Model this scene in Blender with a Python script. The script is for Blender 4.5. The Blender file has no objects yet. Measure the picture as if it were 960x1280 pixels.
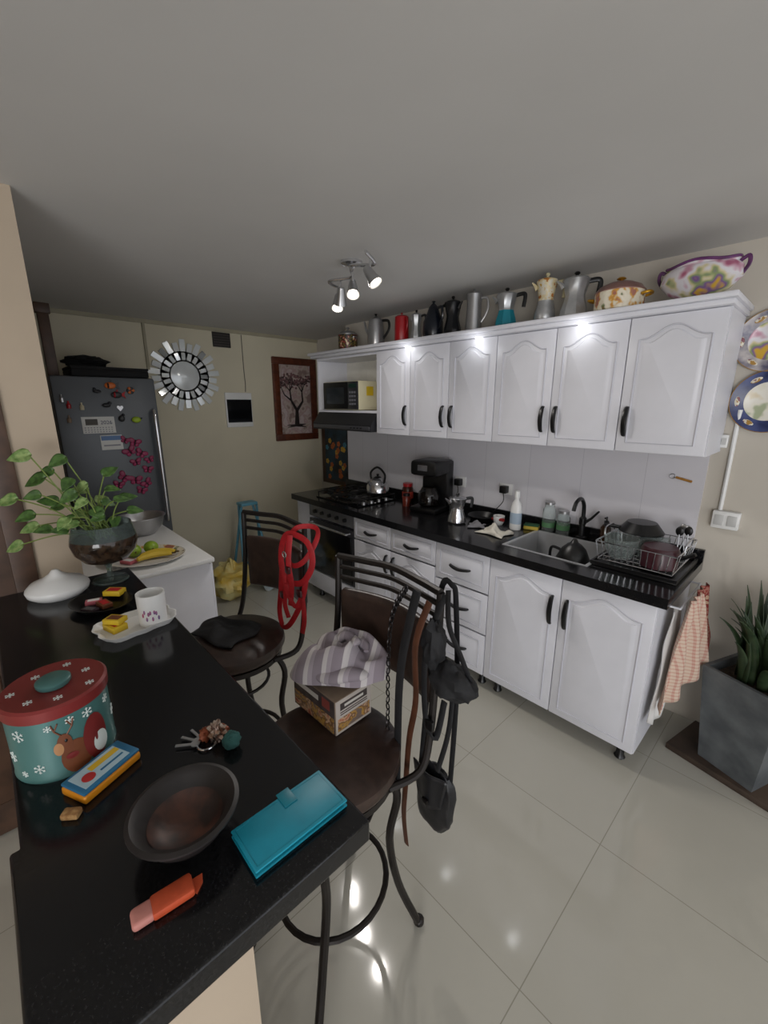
import bpy, bmesh, math, random
from mathutils import Vector, Matrix, noise
random.seed(7)
sc=bpy.context.scene
sc.view_settings.view_transform='Standard'
COL=bpy.context.collection
pi=math.pi
# ------------------------------------------------------------ materials
def lin(h):
    h=h.lstrip('#'); o=[]
    for i in (0,2,4):
        v=int(h[i:i+2],16)/255
        o.append(v/12.92 if v<=.04045 else ((v+.055)/1.055)**2.4)
    return (*o,1)
MC={}
def mat(name,col,rough=.5,metal=0,var=.06,scale=8,col2=None,bump=0,emit=None,es=1,alpha=1,trans=0,coat=0):
    if name in MC: return MC[name]
    m=bpy.data.materials.new(name); m.use_nodes=True; nt=m.node_tree; b=nt.nodes['Principled BSDF']
    c=lin(col)
    tc=nt.nodes.new('ShaderNodeTexCoord'); no=nt.nodes.new('ShaderNodeTexNoise'); no.inputs['Scale'].default_value=scale
    no.inputs['Detail'].default_value=4
    nt.links.new(tc.outputs['Object'],no.inputs['Vector'])
    r=nt.nodes.new('ShaderNodeValToRGB'); r.color_ramp.elements[0].position=.35; r.color_ramp.elements[1].position=.65
    if col2: r.color_ramp.elements[0].color=c; r.color_ramp.elements[1].color=lin(col2)
    else:
        r.color_ramp.elements[0].color=(c[0]*(1-var),c[1]*(1-var),c[2]*(1-var),1)
        r.color_ramp.elements[1].color=(min(1,c[0]*(1+var)),min(1,c[1]*(1+var)),min(1,c[2]*(1+var)),1)
    nt.links.new(no.outputs['Fac'],r.inputs['Fac']); nt.links.new(r.outputs['Color'],b.inputs['Base Color'])
    b.inputs['Roughness'].default_value=rough; b.inputs['Metallic'].default_value=metal
    if coat: b.inputs['Coat Weight'].default_value=coat
    if trans: b.inputs['Transmission Weight'].default_value=trans
    if alpha<1: b.inputs['Alpha'].default_value=alpha
    if emit:
        b.inputs['Emission Color'].default_value=lin(emit); b.inputs['Emission Strength'].default_value=es
    if bump:
        bp=nt.nodes.new('ShaderNodeBump'); bp.inputs['Strength'].default_value=bump; bp.inputs['Distance'].default_value=.005
        nt.links.new(no.outputs['Fac'],bp.inputs['Height']); nt.links.new(bp.outputs['Normal'],b.inputs['Normal'])
    MC[name]=m; return m
def brickmat(name,c1,c2,mortar,w,h,ms,off,rough,axis='XY',coat=0):
    m=bpy.data.materials.new(name); m.use_nodes=True; nt=m.node_tree; b=nt.nodes['Principled BSDF']
    tc=nt.nodes.new('ShaderNodeTexCoord'); sx=nt.nodes.new('ShaderNodeSeparateXYZ'); cx=nt.nodes.new('ShaderNodeCombineXYZ')
    nt.links.new(tc.outputs['Object'],sx.inputs[0])
    nt.links.new(sx.outputs[axis[0]],cx.inputs[0]); nt.links.new(sx.outputs[axis[1]],cx.inputs[1])
    mp=nt.nodes.new('ShaderNodeMapping'); mp.inputs['Location'].default_value=(-off[0],-off[1],0)
    nt.links.new(cx.outputs[0],mp.inputs[0])
    br=nt.nodes.new('ShaderNodeTexBrick'); br.offset=0; br.squash=1
    br.inputs['Scale'].default_value=1; br.inputs['Brick Width'].default_value=w; br.inputs['Row Height'].default_value=h
    br.inputs['Mortar Size'].default_value=ms; br.inputs['Mortar Smooth'].default_value=.3
    br.inputs['Color1'].default_value=lin(c1); br.inputs['Color2'].default_value=lin(c2); br.inputs['Mortar'].default_value=lin(mortar)
    nt.links.new(mp.outputs[0],br.inputs['Vector'])
    no=nt.nodes.new('ShaderNodeTexNoise'); no.inputs['Scale'].default_value=3; no.inputs['Detail'].default_value=5
    nt.links.new(tc.outputs['Object'],no.inputs['Vector'])
    mx=nt.nodes.new('ShaderNodeMix'); mx.data_type='RGBA'; mx.blend_type='MULTIPLY'; mx.inputs[0].default_value=.12
    nt.links.new(br.outputs['Color'],mx.inputs[6]); nt.links.new(no.outputs['Fac'],mx.inputs[7])
    nt.links.new(mx.outputs[2],b.inputs['Base Color']); b.inputs['Roughness'].default_value=rough
    return m
def stripemat(name,ca,cb,freq,axis='Z',duty=.5,rough=.9,cc=None,axis2=None):
    m=bpy.data.materials.new(name); m.use_nodes=True; nt=m.node_tree; b=nt.nodes['Principled BSDF']
    tc=nt.nodes.new('ShaderNodeTexCoord'); sx=nt.nodes.new('ShaderNodeSeparateXYZ'); nt.links.new(tc.outputs['Object'],sx.inputs[0])
    def chain(ax):
        a=nt.nodes.new('ShaderNodeMath'); a.operation='MULTIPLY'; a.inputs[1].default_value=freq; nt.links.new(sx.outputs[ax],a.inputs[0])
        f=nt.nodes.new('ShaderNodeMath'); f.operation='FRACT'; nt.links.new(a.outputs[0],f.inputs[0])
        r=nt.nodes.new('ShaderNodeValToRGB'); r.color_ramp.interpolation='CONSTANT'
        r.color_ramp.elements[0].color=lin(ca); r.color_ramp.elements[1].color=lin(cb); r.color_ramp.elements[1].position=duty
        if cc:
            e=r.color_ramp.elements.new(duty+(1-duty)*.5); e.color=lin(cc)
        nt.links.new(f.outputs[0],r.inputs['Fac']); return r
    r=chain(axis)
    if axis2:
        r2=chain(axis2); mx=nt.nodes.new('ShaderNodeMix'); mx.data_type='RGBA'; mx.inputs[0].default_value=.5
        nt.links.new(r.outputs['Color'],mx.inputs[6]); nt.links.new(r2.outputs['Color'],mx.inputs[7]); nt.links.new(mx.outputs[2],b.inputs['Base Color'])
    else: nt.links.new(r.outputs['Color'],b.inputs['Base Color'])
    b.inputs['Roughness'].default_value=rough
    return m
def patchmat(name,cols,scale,rough=.3,metal=0,interp='CONSTANT'):
    if name in MC: return MC[name]
    m=bpy.data.materials.new(name); m.use_nodes=True; nt=m.node_tree; b=nt.nodes['Principled BSDF']
    tc=nt.nodes.new('ShaderNodeTexCoord'); v=nt.nodes.new('ShaderNodeTexNoise'); v.inputs['Scale'].default_value=scale; v.inputs['Detail'].default_value=2
    nt.links.new(tc.outputs['Object'],v.inputs['Vector'])
    r=nt.nodes.new('ShaderNodeValToRGB'); r.color_ramp.interpolation=interp
    n=len(cols); r.color_ramp.elements[0].color=lin(cols[0]); r.color_ramp.elements[1].color=lin(cols[1]); r.color_ramp.elements[1].position=.3+.4/n
    r.color_ramp.elements[0].position=0.25
    for i in range(2,n):
        e=r.color_ramp.elements.new(.3+.4*i/n); e.color=lin(cols[i])
    nt.links.new(v.outputs['Fac'],r.inputs['Fac']); nt.links.new(r.outputs['Color'],b.inputs['Base Color']); b.inputs['Roughness'].default_value=rough
    b.inputs['Metallic'].default_value=metal
    MC[name]=m; return m
# ------------------------------------------------------------ mesh builder
def sm(pts,n=6,closed=False):
    P=[Vector(p) for p in pts]; out=[]; L=len(P)
    rng=L if closed else L-1
    for i in range(rng):
        if closed: p0,p1,p2,p3=P[i-1],P[i],P[(i+1)%L],P[(i+2)%L]
        else: p0,p1,p2,p3=P[max(i-1,0)],P[i],P[i+1],P[min(i+2,L-1)]
        for k in range(n):
            t=k/n
            out.append(.5*((2*p1)+(p2-p0)*t+(2*p0-5*p1+4*p2-p3)*t*t+(3*p1-p0-3*p2+p3)*t**3))
    if not closed: out.append(P[-1])
    return out
class B:
    def __init__(s): s.bm=bmesh.new(); s.m=[]
    def mi(s,m):
        if m not in s.m: s.m.append(m)
        return s.m.index(m)
    def box(s,c,size,m,bev=0,rot=None,seg=2):
        M=Matrix.Translation(c)
        if rot: M=M@rot
        M=M@Matrix.Diagonal((*size,1))
        g=bmesh.ops.create_cube(s.bm,size=1,matrix=M); vs=g['verts']
        fs=set(f for v in vs for f in v.link_faces)
        if bev>0:
            es=list(set(e for v in vs for e in v.link_edges))
            r=bmesh.ops.bevel(s.bm,geom=es,offset=bev,segments=seg,affect='EDGES',profile=.5)
            fs=set(f for f in fs if f.is_valid)|set(r['faces'])
            q=list(fs)
            for f in q:
                for v in f.verts:
                    for ff in v.link_faces: fs.add(ff)
        i=s.mi(m)
        for f in fs: f.material_index=i
        return s
    def b2(s,x0,x1,y0,y1,z0,z1,m,bev=0):
        return s.box(((x0+x1)/2,(y0+y1)/2,(z0+z1)/2),(abs(x1-x0),abs(y1-y0),abs(z1-z0)),m,bev)
    def lathe(s,prof,m,seg=28,c=(0,0,0),sx=1,sy=1,rot=None,off=0,cap=True):
        i=s.mi(m); rings=[]; M=Matrix.Translation(c)@(rot if rot else Matrix())
        for (r,z) in prof:
            if r<1e-5: rings.append([s.bm.verts.new(M@Vector((0,0,z)))])
            else: rings.append([s.bm.verts.new(M@Vector((r*sx*math.cos(off+2*pi*k/seg),r*sy*math.sin(off+2*pi*k/seg),z))) for k in range(seg)])
        for a,b in zip(rings,rings[1:]):
            for k in range(seg):
                k2=(k+1)%seg
                vs=[a[k%len(a)],a[k2%len(a)],b[k2%len(b)],b[k%len(b)]]
                u=[]
                for v in vs:
                    if v not in u: u.append(v)
                if len(u)>2: 
                    f=s.bm.faces.new(u); f.material_index=i
        if cap:
            if len(rings[0])>1: s.bm.faces.new(rings[0][::-1]).material_index=i
            if len(rings[-1])>1: s.bm.faces.new(rings[-1]).material_index=i
        return s
    def tube(s,pts,r,m,seg=8,closed=False,flat=None,cap=True):
        P=[Vector(p) for p in pts]; n=len(P); i=s.mi(m)
        R=r if isinstance(r,(list,tuple)) else [r]*n
        if len(R)!=n: R=[R[0]+(R[-1]-R[0])*k/(n-1) for k in range(n)]
        T=[]
        for k in range(n):
            a=P[k-1] if (k>0 or closed) else P[k]; b=P[(k+1)%n] if (k<n-1 or closed) else P[k]
            d=(b-a); T.append(d.normalized() if d.length>1e-9 else Vector((0,0,1)))
        up=Vector((0,0,1)) if abs(T[0].z)<.9 else Vector((1,0,0))
        if flat is not None and not isinstance(flat,(int,float)): up=Vector(flat[1])
        nn=T[0].cross(up).normalized(); rings=[]
        fl=1 if flat is None else (flat if isinstance(flat,(int,float)) else flat[0])
        for k in range(n):
            if flat is not None and not isinstance(flat,(int,float)):
                q_=T[k].cross(up)
                if q_.length>.2: nn=q_.normalized()*(1 if q_.dot(nn)>=0 else -1)
            nn=(nn-T[k]*nn.dot(T[k]))
            nn=nn.normalized() if nn.length>1e-6 else T[k].orthogonal().normalized()
            bb=T[k].cross(nn)
            rings.append([s.bm.verts.new(P[k]+nn*(R[k]*math.cos(2*pi*q/seg))+bb*(R[k]*fl*math.sin(2*pi*q/seg))) for q in range(seg)])
        prs=list(zip(rings,rings[1:]))
        if closed: prs.append((rings[-1],rings[0]))
        for a,b in prs:
            for q in range(seg):
                s.bm.faces.new([a[q],a[(q+1)%seg],b[(q+1)%seg],b[q]]).material_index=i
        if not closed and cap:
            s.bm.faces.new(rings[0][::-1]).material_index=i; s.bm.faces.new(rings[-1]).material_index=i
        return s
    def sph(s,c,r,m,seg=20,rot=None):
        if not isinstance(r,(tuple,list)): r=(r,r,r)
        M=Matrix.Translation(c)@(rot if rot else Matrix())@Matrix.Diagonal((*r,1))
        g=bmesh.ops.create_uvsphere(s.bm,u_segments=seg,v_segments=seg//2,radius=1,matrix=M); i=s.mi(m)
        for v in g['verts']:
            for f in v.link_faces: f.material_index=i
        return s
    def lump(s,c,r,m,amp=.25,fr=2.5,seed=0,seg=36,folds=0,sq=1):
        g=bmesh.ops.create_uvsphere(s.bm,u_segments=seg,v_segments=seg//2,radius=1); i=s.mi(m); c=Vector(c)
        for v in g['verts']:
            p=v.co.copy()
            if sq!=1: p=Vector([math.copysign(abs(q)**sq,q) for q in p])
            n=noise.noise(p*fr+Vector((seed*7.1,seed*3.3,0)))
            a=math.atan2(p.y,p.x)
            k=1+amp*n+folds*(abs(math.sin(a*2.5+p.z*3+3*n+seed))-.5)
            v.co=c+Vector((p.x*r[0],p.y*r[1],p.z*r[2]))*k
            for f in v.link_faces: f.material_index=i
        return s
    def poly(s,p2,th,m,M=None,bev=0):
        M=M or Matrix(); i=s.mi(m)
        a=[s.bm.verts.new(M@Vector((x,0,z))) for x,z in p2]
        cx=sum(p[0] for p in p2)/len(p2); cz=sum(p[1] for p in p2)/len(p2)
        w=max(p[0] for p in p2)-min(p[0] for p in p2); h=max(p[1] for p in p2)-min(p[1] for p in p2)
        kx=1-2*bev/w if bev else 1; kz=1-2*bev/h if bev else 1
        b=[s.bm.verts.new(M@Vector((cx+(x-cx)*kx,-th,cz+(z-cz)*kz))) for x,z in p2]
        n=len(a)
        s.bm.faces.new(b).material_index=i; s.bm.faces.new(a[::-1]).material_index=i
        for k in range(n): s.bm.faces.new([a[k],b[k],b[(k+1)%n],a[(k+1)%n]][::-1]).material_index=i
        return s
    def sheet(s,fn,nu,nv,m):
        i=s.mi(m)
        V=[[s.bm.verts.new(fn(a/nu,b/nv)) for b in range(nv+1)] for a in range(nu+1)]
        for a in range(nu):
            for b in range(nv):
                s.bm.faces.new([V[a][b],V[a+1][b],V[a+1][b+1],V[a][b+1]]).material_index=i
        return s
    def obj(s,name,parent=None,label=None,cat=None,loc=(0,0,0),rz=0,group=None,solid=0,kind=None,ang=38,rx=0,ry=0):
        bmesh.ops.recalc_face_normals(s.bm,faces=s.bm.faces)
        for f in s.bm.faces: f.smooth=True
        for e in s.bm.edges:
            if len(e.link_faces)==2 and e.calc_face_angle(0)>math.radians(ang): e.smooth=False
        me=bpy.data.meshes.new(name); s.bm.to_mesh(me); s.bm.free()
        for m in s.m: me.materials.append(m)
        o=bpy.data.objects.new(name,me); COL.objects.link(o); o.location=loc; o.rotation_euler=(rx,ry,rz)
        if parent: o.parent=parent
        if label: o['label']=label
        if cat: o['category']=cat
        if group: o['group']=group
        if kind: o['kind']=kind
        if solid:
            md=o.modifiers.new('s','SOLIDIFY'); md.thickness=solid; md.offset=0
        return o
def T(name,label,cat,loc=(0,0,0),rz=0,group=None,parent=None):
    o=bpy.data.objects.new(name,None); o.empty_display_size=.05; COL.objects.link(o); o.location=loc; o.rotation_euler=(0,0,rz)
    if parent: o.parent=parent
    if label: o['label']=label
    if cat: o['category']=cat
    if group: o['group']=group
    return o
def text(body,size,m,M,parent,name='lettering'):
    cu=bpy.data.curves.new('t','FONT'); cu.body=body; cu.size=size; cu.extrude=.0004; cu.align_x='CENTER'; cu.align_y='CENTER'
    o=bpy.data.objects.new('t',cu); COL.objects.link(o)
    dg=bpy.context.evaluated_depsgraph_get(); me=bpy.data.meshes.new_from_object(o.evaluated_get(dg))
    bpy.data.objects.remove(o); me.materials.clear(); me.materials.append(m)
    p=bpy.data.objects.new(name,me); COL.objects.link(p); p.parent=parent; p.matrix_local=M
    return p
RX=lambda a:Matrix.Rotation(a,4,'X'); RY=lambda a:Matrix.Rotation(a,4,'Y'); RZ=lambda a:Matrix.Rotation(a,4,'Z')
# ------------------------------------------------------------ palette
white=mat('cabinet_white','#d8d8de',.35,var=.02)
white2=mat('cabinet_groove','#c4c4cc',.5,var=.02)
plastic=mat('white_plastic','#e0e0de',.35,var=.02)
black=mat('black_plastic','#0d0d0e',.35,var=.2)
handlem=mat('black_handle','#111113',.3,var=.1)
granite=mat('black_granite','#060607',.15,col2='#1d1d1f',scale=260)
granite.node_tree.nodes['Principled BSDF'].inputs['Specular IOR Level'].default_value=.4
steel=mat('brushed_steel','#b4b4b5',.32,.85,var=.1)
sinksteel=mat('sink_steel','#bcbdbf',.4,.45,var=.05)
alu=mat('cast_aluminium','#b8b9ba',.38,.75,var=.12,scale=20)
chrome=mat('chrome','#d0d0d2',.15,.9,var=.03)
darkmetal=mat('dark_bronze_metal','#2a2624',.4,.6,var=.2)
leather=mat('dark_brown_leather','#33251f',.38,var=.25,scale=30,bump=.2)
glassm=mat('clear_glass','#e6eeec',.05,trans=.92,var=.01)
glassm.node_tree.nodes['Principled BSDF'].inputs['IOR'].default_value=1.2
tan=mat('wall_tan','#b0a08c',.8,var=.04,scale=3)
wallp=mat('wall_cream','#d0c8b0',.75,var=.04,scale=2)
wallk=mat('wall_kitchen','#c3bcb0',.75,var=.03,scale=2)
ceilm=mat('ceiling_plaster','#cbc9c6',.85,var=.02,scale=2)
brownw=mat('dark_brown_wood','#4a3426',.5,var=.3,scale=12)
redwood=mat('red_brown_wood','#5a2c1a',.4,var=.3,scale=20)
card=mat('cardboard','#7d6b5a',.8,var=.12,scale=20)
paper=mat('white_paper','#d8d8d4',.7,var=.03)
red=mat('red_fabric','#a8141e',.6,var=.15,scale=40)
yellow=mat('yellow_card','#cfae24',.5,var=.1)
teal=mat('teal_leather','#1189a0',.45,var=.06,scale=30)
floorm=brickmat('floor_tile','#bcb9ae','#b9b6ab','#989588',.615,.615,.0018,(-.345-.615*20,1.49-.615*20),.08)
tilem=brickmat('backsplash_tile','#d6d4d8','#d4d1d6','#bcb9c0',.33,.60,.0015,(-3.3,.86),.25,'XZ')
gmir=mat('mirror_glass','#e6eaea',.15,.15,var=.06,scale=6)
gmir2=mat('mirror_glass_darker','#b9bdbe',.1,.5,var=.1,scale=6)
# ------------------------------------------------------------ structure
def S(name,x0,x1,y0,y1,z0,z1,m): return B().b2(x0,x1,y0,y1,z0,z1,m).obj(name,kind='structure')
CH=2.35
S('floor',-4.3,2.6,-3.2,3.1,-.1,0,floorm)
S('ceiling',-4.3,2.6,-3.2,3.1,CH,CH+.1,ceilm)
S('wall_kitchen',-3.2,2.6,2.55,2.98,0,CH,wallk)
S('wall_recess',-4.3,-3.2,2.88,2.98,0,CH,wallk)
S('wall_far',-4.3,-4.13,.0,2.88,0,CH,wallp)
S('wall_left',-4.13,-1.97,.07,.207,0,CH,tan)
B().b2(-2.1,-1.97,-3.2,-.92,0,CH,tan).b2(-2.1,-1.97,-.92,.07,2.12,CH,tan).obj('wall_entry',kind='structure')
b=B(); b.b2(-2.06,-1.955,0,.07,0,2.12,brownw,.005).b2(-2.06,-1.955,-.92,-.85,0,2.12,brownw,.005).b2(-2.06,-1.955,-.85,0,2.05,2.12,brownw,.005)
b.b2(-2.03,-1.99,-.85,0,0.01,2.05,brownw)
for zz in (.15,1.1): b.b2(-1.99,-1.98,-.75,-.1,zz,zz+.8,brownw,.008)
b.obj('door_1',kind='structure')
S('wall_behind',-2.1,2.6,-3.3,-3.2,0,CH,tan)
cc_=mat('cable_cover','#a39c85',.6)
S('trim_1',-4.13,-4.11,1.13,1.15,1.95,CH,cc_)
S('trim_2',-4.13,-4.112,.21,2.88,CH-.03,CH,cc_)
# ------------------------------------------------------------ cabinet pieces
def arch_pts(w,h,ar):
    x=w/2; p=[(-x,-h/2),(x,-h/2),(x,h/2-ar)]
    if ar>0:
        N=20
        for k in range(1,N):
            t=k/N; xx=x-2*x*t
            s_=abs(xx)/x
            z=h/2-ar+ar*(.5+.5*math.cos(pi*min(1,s_*1.12)))
            p.append((xx,z))
    p.append((-x,h/2-ar))
    return p
def door(parent,cx,y,cz,w,h,arch=True,hx=None,hz=None,hl=.13,hor=False,name='door',margin=.045):
    d=T(name,None,None,(cx,y,cz),parent=parent)
    d2=B(); d2.box((0,.009,0),(w-.004,.018,h-.004),white,.004)
    ar=.05 if arch else 0
    pw,ph=w-2*margin,h-2*margin
    pts=arch_pts(pw,ph,ar)
    ring=[Vector((x,-.001,z)) for x,z in pts]
    d2.tube(ring,.004,white2,6,closed=True)
    if min(pw,ph)>.09:
        pts2=arch_pts(pw-.035,ph-.035,ar)
        d2.poly(pts2,.006,white,Matrix.Translation((0,0,0)),bev=.014)
    d2.obj(name+'_panel',d)
    if hx is not None:
        L=hl/2
        if hor: P=[(hx-L,0,hz),(hx-L*.85,-.018,hz-.002),(hx,-.028,hz-.008),(hx+L*.85,-.018,hz-.002),(hx+L,0,hz)]
        else: P=[(hx,0,hz-L),(hx,-.018,hz-L*.85),(hx+.0,-.03,hz),(hx,-.018,hz+L*.85),(hx,0,hz+L)]
        q=sm(P,5); n=len(q)
        B().tube(q,[.006+.007*math.sin(pi*k/(n-1)) for k in range(n)],handlem,8,flat=.7).obj('handle',d,label='black curved handle')
    return d
def body(parent,x0,x1,y0,y1,z0,z1,back=True,top=False):
    b=B(); t=.016
    b.b2(x0,x0+t,y0,y1,z0,z1,white).b2(x1-t,x1,y0,y1,z0,z1,white).b2(x0+t,x1-t,y0,y1,z0,z0+t,white)
    b.b2(x0+t,x1-t,y1-.01,y1,z0+t,z1,white).b2(x0+t,x1-t,y0,y0+t,z1-.03,z1,white)
    if top: b.b2(x0+t,x1-t,y0+t,y1-.01,z1-t,z1,white)
    return b.obj('body',parent)
U0,U1=1.45,2.04; UY=2.22
WB=2.549
ux=[-2.41,-2.068,-1.735,-1.40,-1.058,-.72,-.365]
def upper(i0,i1,hs,lab):
    x0,x1=ux[i0],ux[i1]; c=T('wall_cabinet',lab,'cabinet',((x0+x1)/2,UY,U0),group='white wall cabinets')
    ox=-(x0+x1)/2
    body(c,x0+ox+.0005,x1+ox-.0005,0,WB-UY,0,U1-U0,top=True)
    for k in range(i0,i1):
        w=ux[k+1]-ux[k]; cx=(ux[k]+ux[k+1])/2+ox
        hx=(w/2-.035)*hs[k-i0]
        door(c,cx,-.02,(U1-U0)/2,w,U1-U0,True,hx,-.155,.13)
upper(0,1,[1],'single-door white wall cabinet beside the microwave niche')
upper(1,3,[1,-1],'double-door white wall cabinet with arched panels above coffee maker')
upper(3,5,[1,-1],'double-door white wall cabinet with arched panels above the sink')
upper(5,6,[-1],'single-door white wall cabinet at the end of the row')
c=T('open_shelf_cabinet','open white shelf unit holding a microwave over the hood','shelf',(-2.80,2.22,1.60))
b=B(); b.b2(-.39,-.374,0,.329,-.0,.44,white).b2(-.374,.388,.0,.329,0,.018,white).b2(-.374,.388,.318,.329,.018,.44,mat('niche_back','#dcd8cc',.6)).b2(-.374,.388,0,.329,.424,.44,white).b2(.374,.389,0,.318,.018,.424,white)
b.obj('body',c)
b=B(); b.b2(-3.23,-.345,2.15,WB,2.062,2.085,white,.006).b2(-3.215,-.355,2.17,WB,2.0405,2.062,white,.004)
cor=b.obj('cornice_board',label='long white cornice board running above wall cabinets',cat='cornice')
lampm=mat('downlight_glow','#ffffff',.5,emit='#ffffff',es=4)
for i,x in enumerate((-2.08,-1.52,-.93)):
    d=B(); d.lathe([(.0,-.006),(.016,-.006),(.02,0)],lampm,20)
    d.obj('downlight',label='small round white downlight under the cornice',cat='light',loc=(x,2.188,2.0405),group='cornice downlights')
    l=bpy.data.lights.new('downlight_lamp','POINT'); l.energy=.26; l.shadow_soft_size=.03; l.color=(.96,.98,1)
    lo=bpy.data.objects.new('downlight_lamp',l); COL.objects.link(lo); lo.location=(x,2.12,2.0)
h=T('range_hood','slim dark grey range hood mounted under the open shelf','range hood',(-2.80,2.301,1.46))
b=B(); pr=[(-.15,0),(.248,0),(.248,.139),(-.08,.139),(-.15,.05)]
b.poly([(p[0],p[1]) for p in pr],.76,mat('hood_dark','#2b2b2e',.35,.3),Matrix.Translation((.38,0,0))@RZ(pi/2)@Matrix.Diagonal((1,-1,1,1)))
o=b.obj('body',h)
B().box((0,-.153,.026),(.74,.006,.03),mat('hood_trim','#5c5c60',.35,.6),.002).obj('front_trim',h)
b=B()
for k in range(4): b.box((.15+.04*k,-.157,.026),(.02,.006,.012),black,.001)
b.obj('button_row',h)
m_=T('microwave','microwave oven with black door and cream side','microwave',(-2.86,2.36,1.6185))
b=B(); b.box((0,.0,.115),(.46,.29,.225),mat('mw_shell','#d0c8a8',.4,var=.03),.008); b.obj('body',m_)
b=B(); b.box((-.06,-.15,.115),(.33,.014,.215),black,.004); b.box((-.06,-.158,.115),(.24,.004,.13),mat('mw_window','#1c2023',.1)); b.obj('door',m_)
b=B(); b.box((.165,-.15,.115),(.12,.014,.215),mat('mw_panel','#26262a',.3),.004)
for r in range(4):
    for q in range(3): b.box((.135+.03*q,-.158,.05+.03*r),(.02,.004,.016),mat('mw_button','#6b6b70',.4))
b.box((.165,-.158,.19),(.09,.004,.03),mat('mw_display','#0b2a22',.2)); b.obj('control_panel',m_)
B().box((.232,-.03,.15),(.003,.07,.07),yellow).obj('sticker',m_,label='yellow sticker')
# lower cabinets
LY=1.955; LZ0,LZ1=.09,.853
def lower(x0,x1,lab): return T('base_cabinet',lab,'cabinet',((x0+x1)/2,LY,0),group='white base cabinets')
def feet(c,xs,d):
    for x in xs:
        for y in (.05,d-.05):
            B().lathe([(.022,0),(.026,.006),(.018,.02),(.018,.0895)],black,14).obj('foot',c,loc=(x,y,0),label='black round foot')
D=WB-LY
c=lower(-1.19,-.38,'two-door white base cabinet under the sink'); w=.405
body(c,-.4045,.4045,0,D,LZ0,LZ1); feet(c,(-.34,.34),D)
door(c,-.2025,-.02,(LZ0+LZ1)/2,w,LZ1-LZ0-.01,True,.165,.2,.15); door(c,.2025,-.02,(LZ0+LZ1)/2,w,LZ1-LZ0-.01,True,-.165,.2,.15)
c=lower(-1.58,-1.19,'white base cabinet with three stacked drawers'); body(c,-.1945,.1945,0,D,LZ0,LZ1); feet(c,(-.15,.15),D)
for z0,z1 in ((.618,.848),(.362,.612),(.095,.356)): door(c,0,-.02,(z0+z1)/2,.388,z1-z0,False,0,0,.14,True,'drawer',.04)
c=lower(-2.38,-1.58,'white base cabinet with two drawers above two doors'); body(c,-.3995,.3995,0,D,LZ0,LZ1); feet(c,(-.34,.34),D)
for sx in (-1,1):
    door(c,sx*.2,-.02,.765,.399,.165,False,0,0,.12,True,'drawer',.03)
    door(c,sx*.2,-.02,.385,.399,.58,True,-sx*.165,.19,.13)
c=T('oven','built-in oven with dark glass door under the hob','oven',(-2.68,LY,0))
body(c,-.2995,.2995,0,D,LZ0,LZ1); feet(c,(-.25,.25),D)
B().box((0,-.01,.80),(.59,.02,.10),mat('oven_panel','#77777a',.35,.6),.004).obj('control_panel',c)
for k in range(5):
    B().lathe([(.017,0),(.015,.02),(0,.022)],black,14,rot=RX(pi/2)).obj('knob',c,loc=(-.2+.1*k,-.02,.80))
d=T('door',None,None,(0,-.02,.5),parent=c)
B().box((0,.01,0),(.59,.02,.46),mat('oven_frame','#3c3c3f',.3,.5),.004).box((0,-.004,-.02),(.55,.01,.38),mat('oven_glass','#0c0c0e',.15),.003).obj('door_panel',d)
B().tube([(-.25,-.0,.20),(-.25,-.035,.20),(.25,-.035,.20),(.25,-.0,.20)],.009,chrome,10).obj('handle',d)
B().box((0,-.01,.18),(.59,.02,.16),white,.004).obj('bottom_panel',c)
B().b2(-3.19,-2.981,LY,WB,LZ0,LZ1,white,.002).b2(-3.15,-3.1,2.05,2.1,0,LZ0,black).b2(-3.15,-3.1,2.4,2.45,0,LZ0,black).obj('cabinet_side_filler',label='narrow plain white cabinet panel beside the oven',cat='cabinet')
b=B(); y0,y1=1.915,WB; SX0,SX1,SY0,SY1=-1.17,-.73,2.05,2.43
b.b2(-3.22,SX0,y0,y1,.8535,.9,granite).b2(SX1,-.345,y0,y1,.8535,.9,granite).b2(SX0,SX1,y0,SY0,.8535,.9,granite).b2(SX0,SX1,SY1,y1,.8535,.9,granite)
b.b2(-3.22,-.345,2.527,WB,.9,.96,granite)
b.obj('worktop',label='long polished black granite worktop with sink cut-out',cat='countertop')
B().b2(-3.19,-.40,2.540,2.5499,.961,1.449,tilem).obj('wall_tiles',kind='structure')
c=T('sink','stainless steel sink set into black worktop','sink',(-.95,2.24,.9))
b=B(); hx,hy=.219,.189
for (a0,a1,b0,b1) in ((-hx-.015,hx+.015,-hy-.015,-hy),(-hx-.015,hx+.015,hy,hy+.015),(-hx-.015,-hx,-hy,hy),(hx,hx+.015,-hy,hy)): b.b2(a0,a1,b0,b1,.0005,.004,sinksteel)
b.b2(-hx,-hx+.004,-hy,hy,-.16,.001,sinksteel).b2(hx-.004,hx,-hy,hy,-.16,.001,sinksteel).b2(-hx,hx,-hy,-hy+.004,-.16,.001,sinksteel).b2(-hx,hx,hy-.004,hy,-.16,.001,sinksteel).b2(-hx,hx,-hy,hy,-.164,-.16,sinksteel)
b.obj('basin',c)
B().lathe([(.035,-.16),(.035,-.157),(.02,-.159),(0,-.159)],chrome,20).obj('drain',c)
CZ=.9008
c=T('faucet','tall black kitchen faucet with curved spout and side lever','faucet',(-.93,2.485,CZ))
B().lathe([(.03,0),(.03,.008),(.018,.015),(.016,.08),(.02,.085),(.02,.12),(.012,.13)],black,18).obj('base',c)
B().tube(sm([(0,0,.12),(0,-.01,.2),(-.0,-.06,.245),(0,-.12,.235),(0,-.15,.19)],6),.011,black,10).obj('spout',c)
B().tube([(.018,0,.1),(.05,-.01,.13),(.09,-.02,.18)],[.009,.006],black,8).obj('lever',c)
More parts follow.
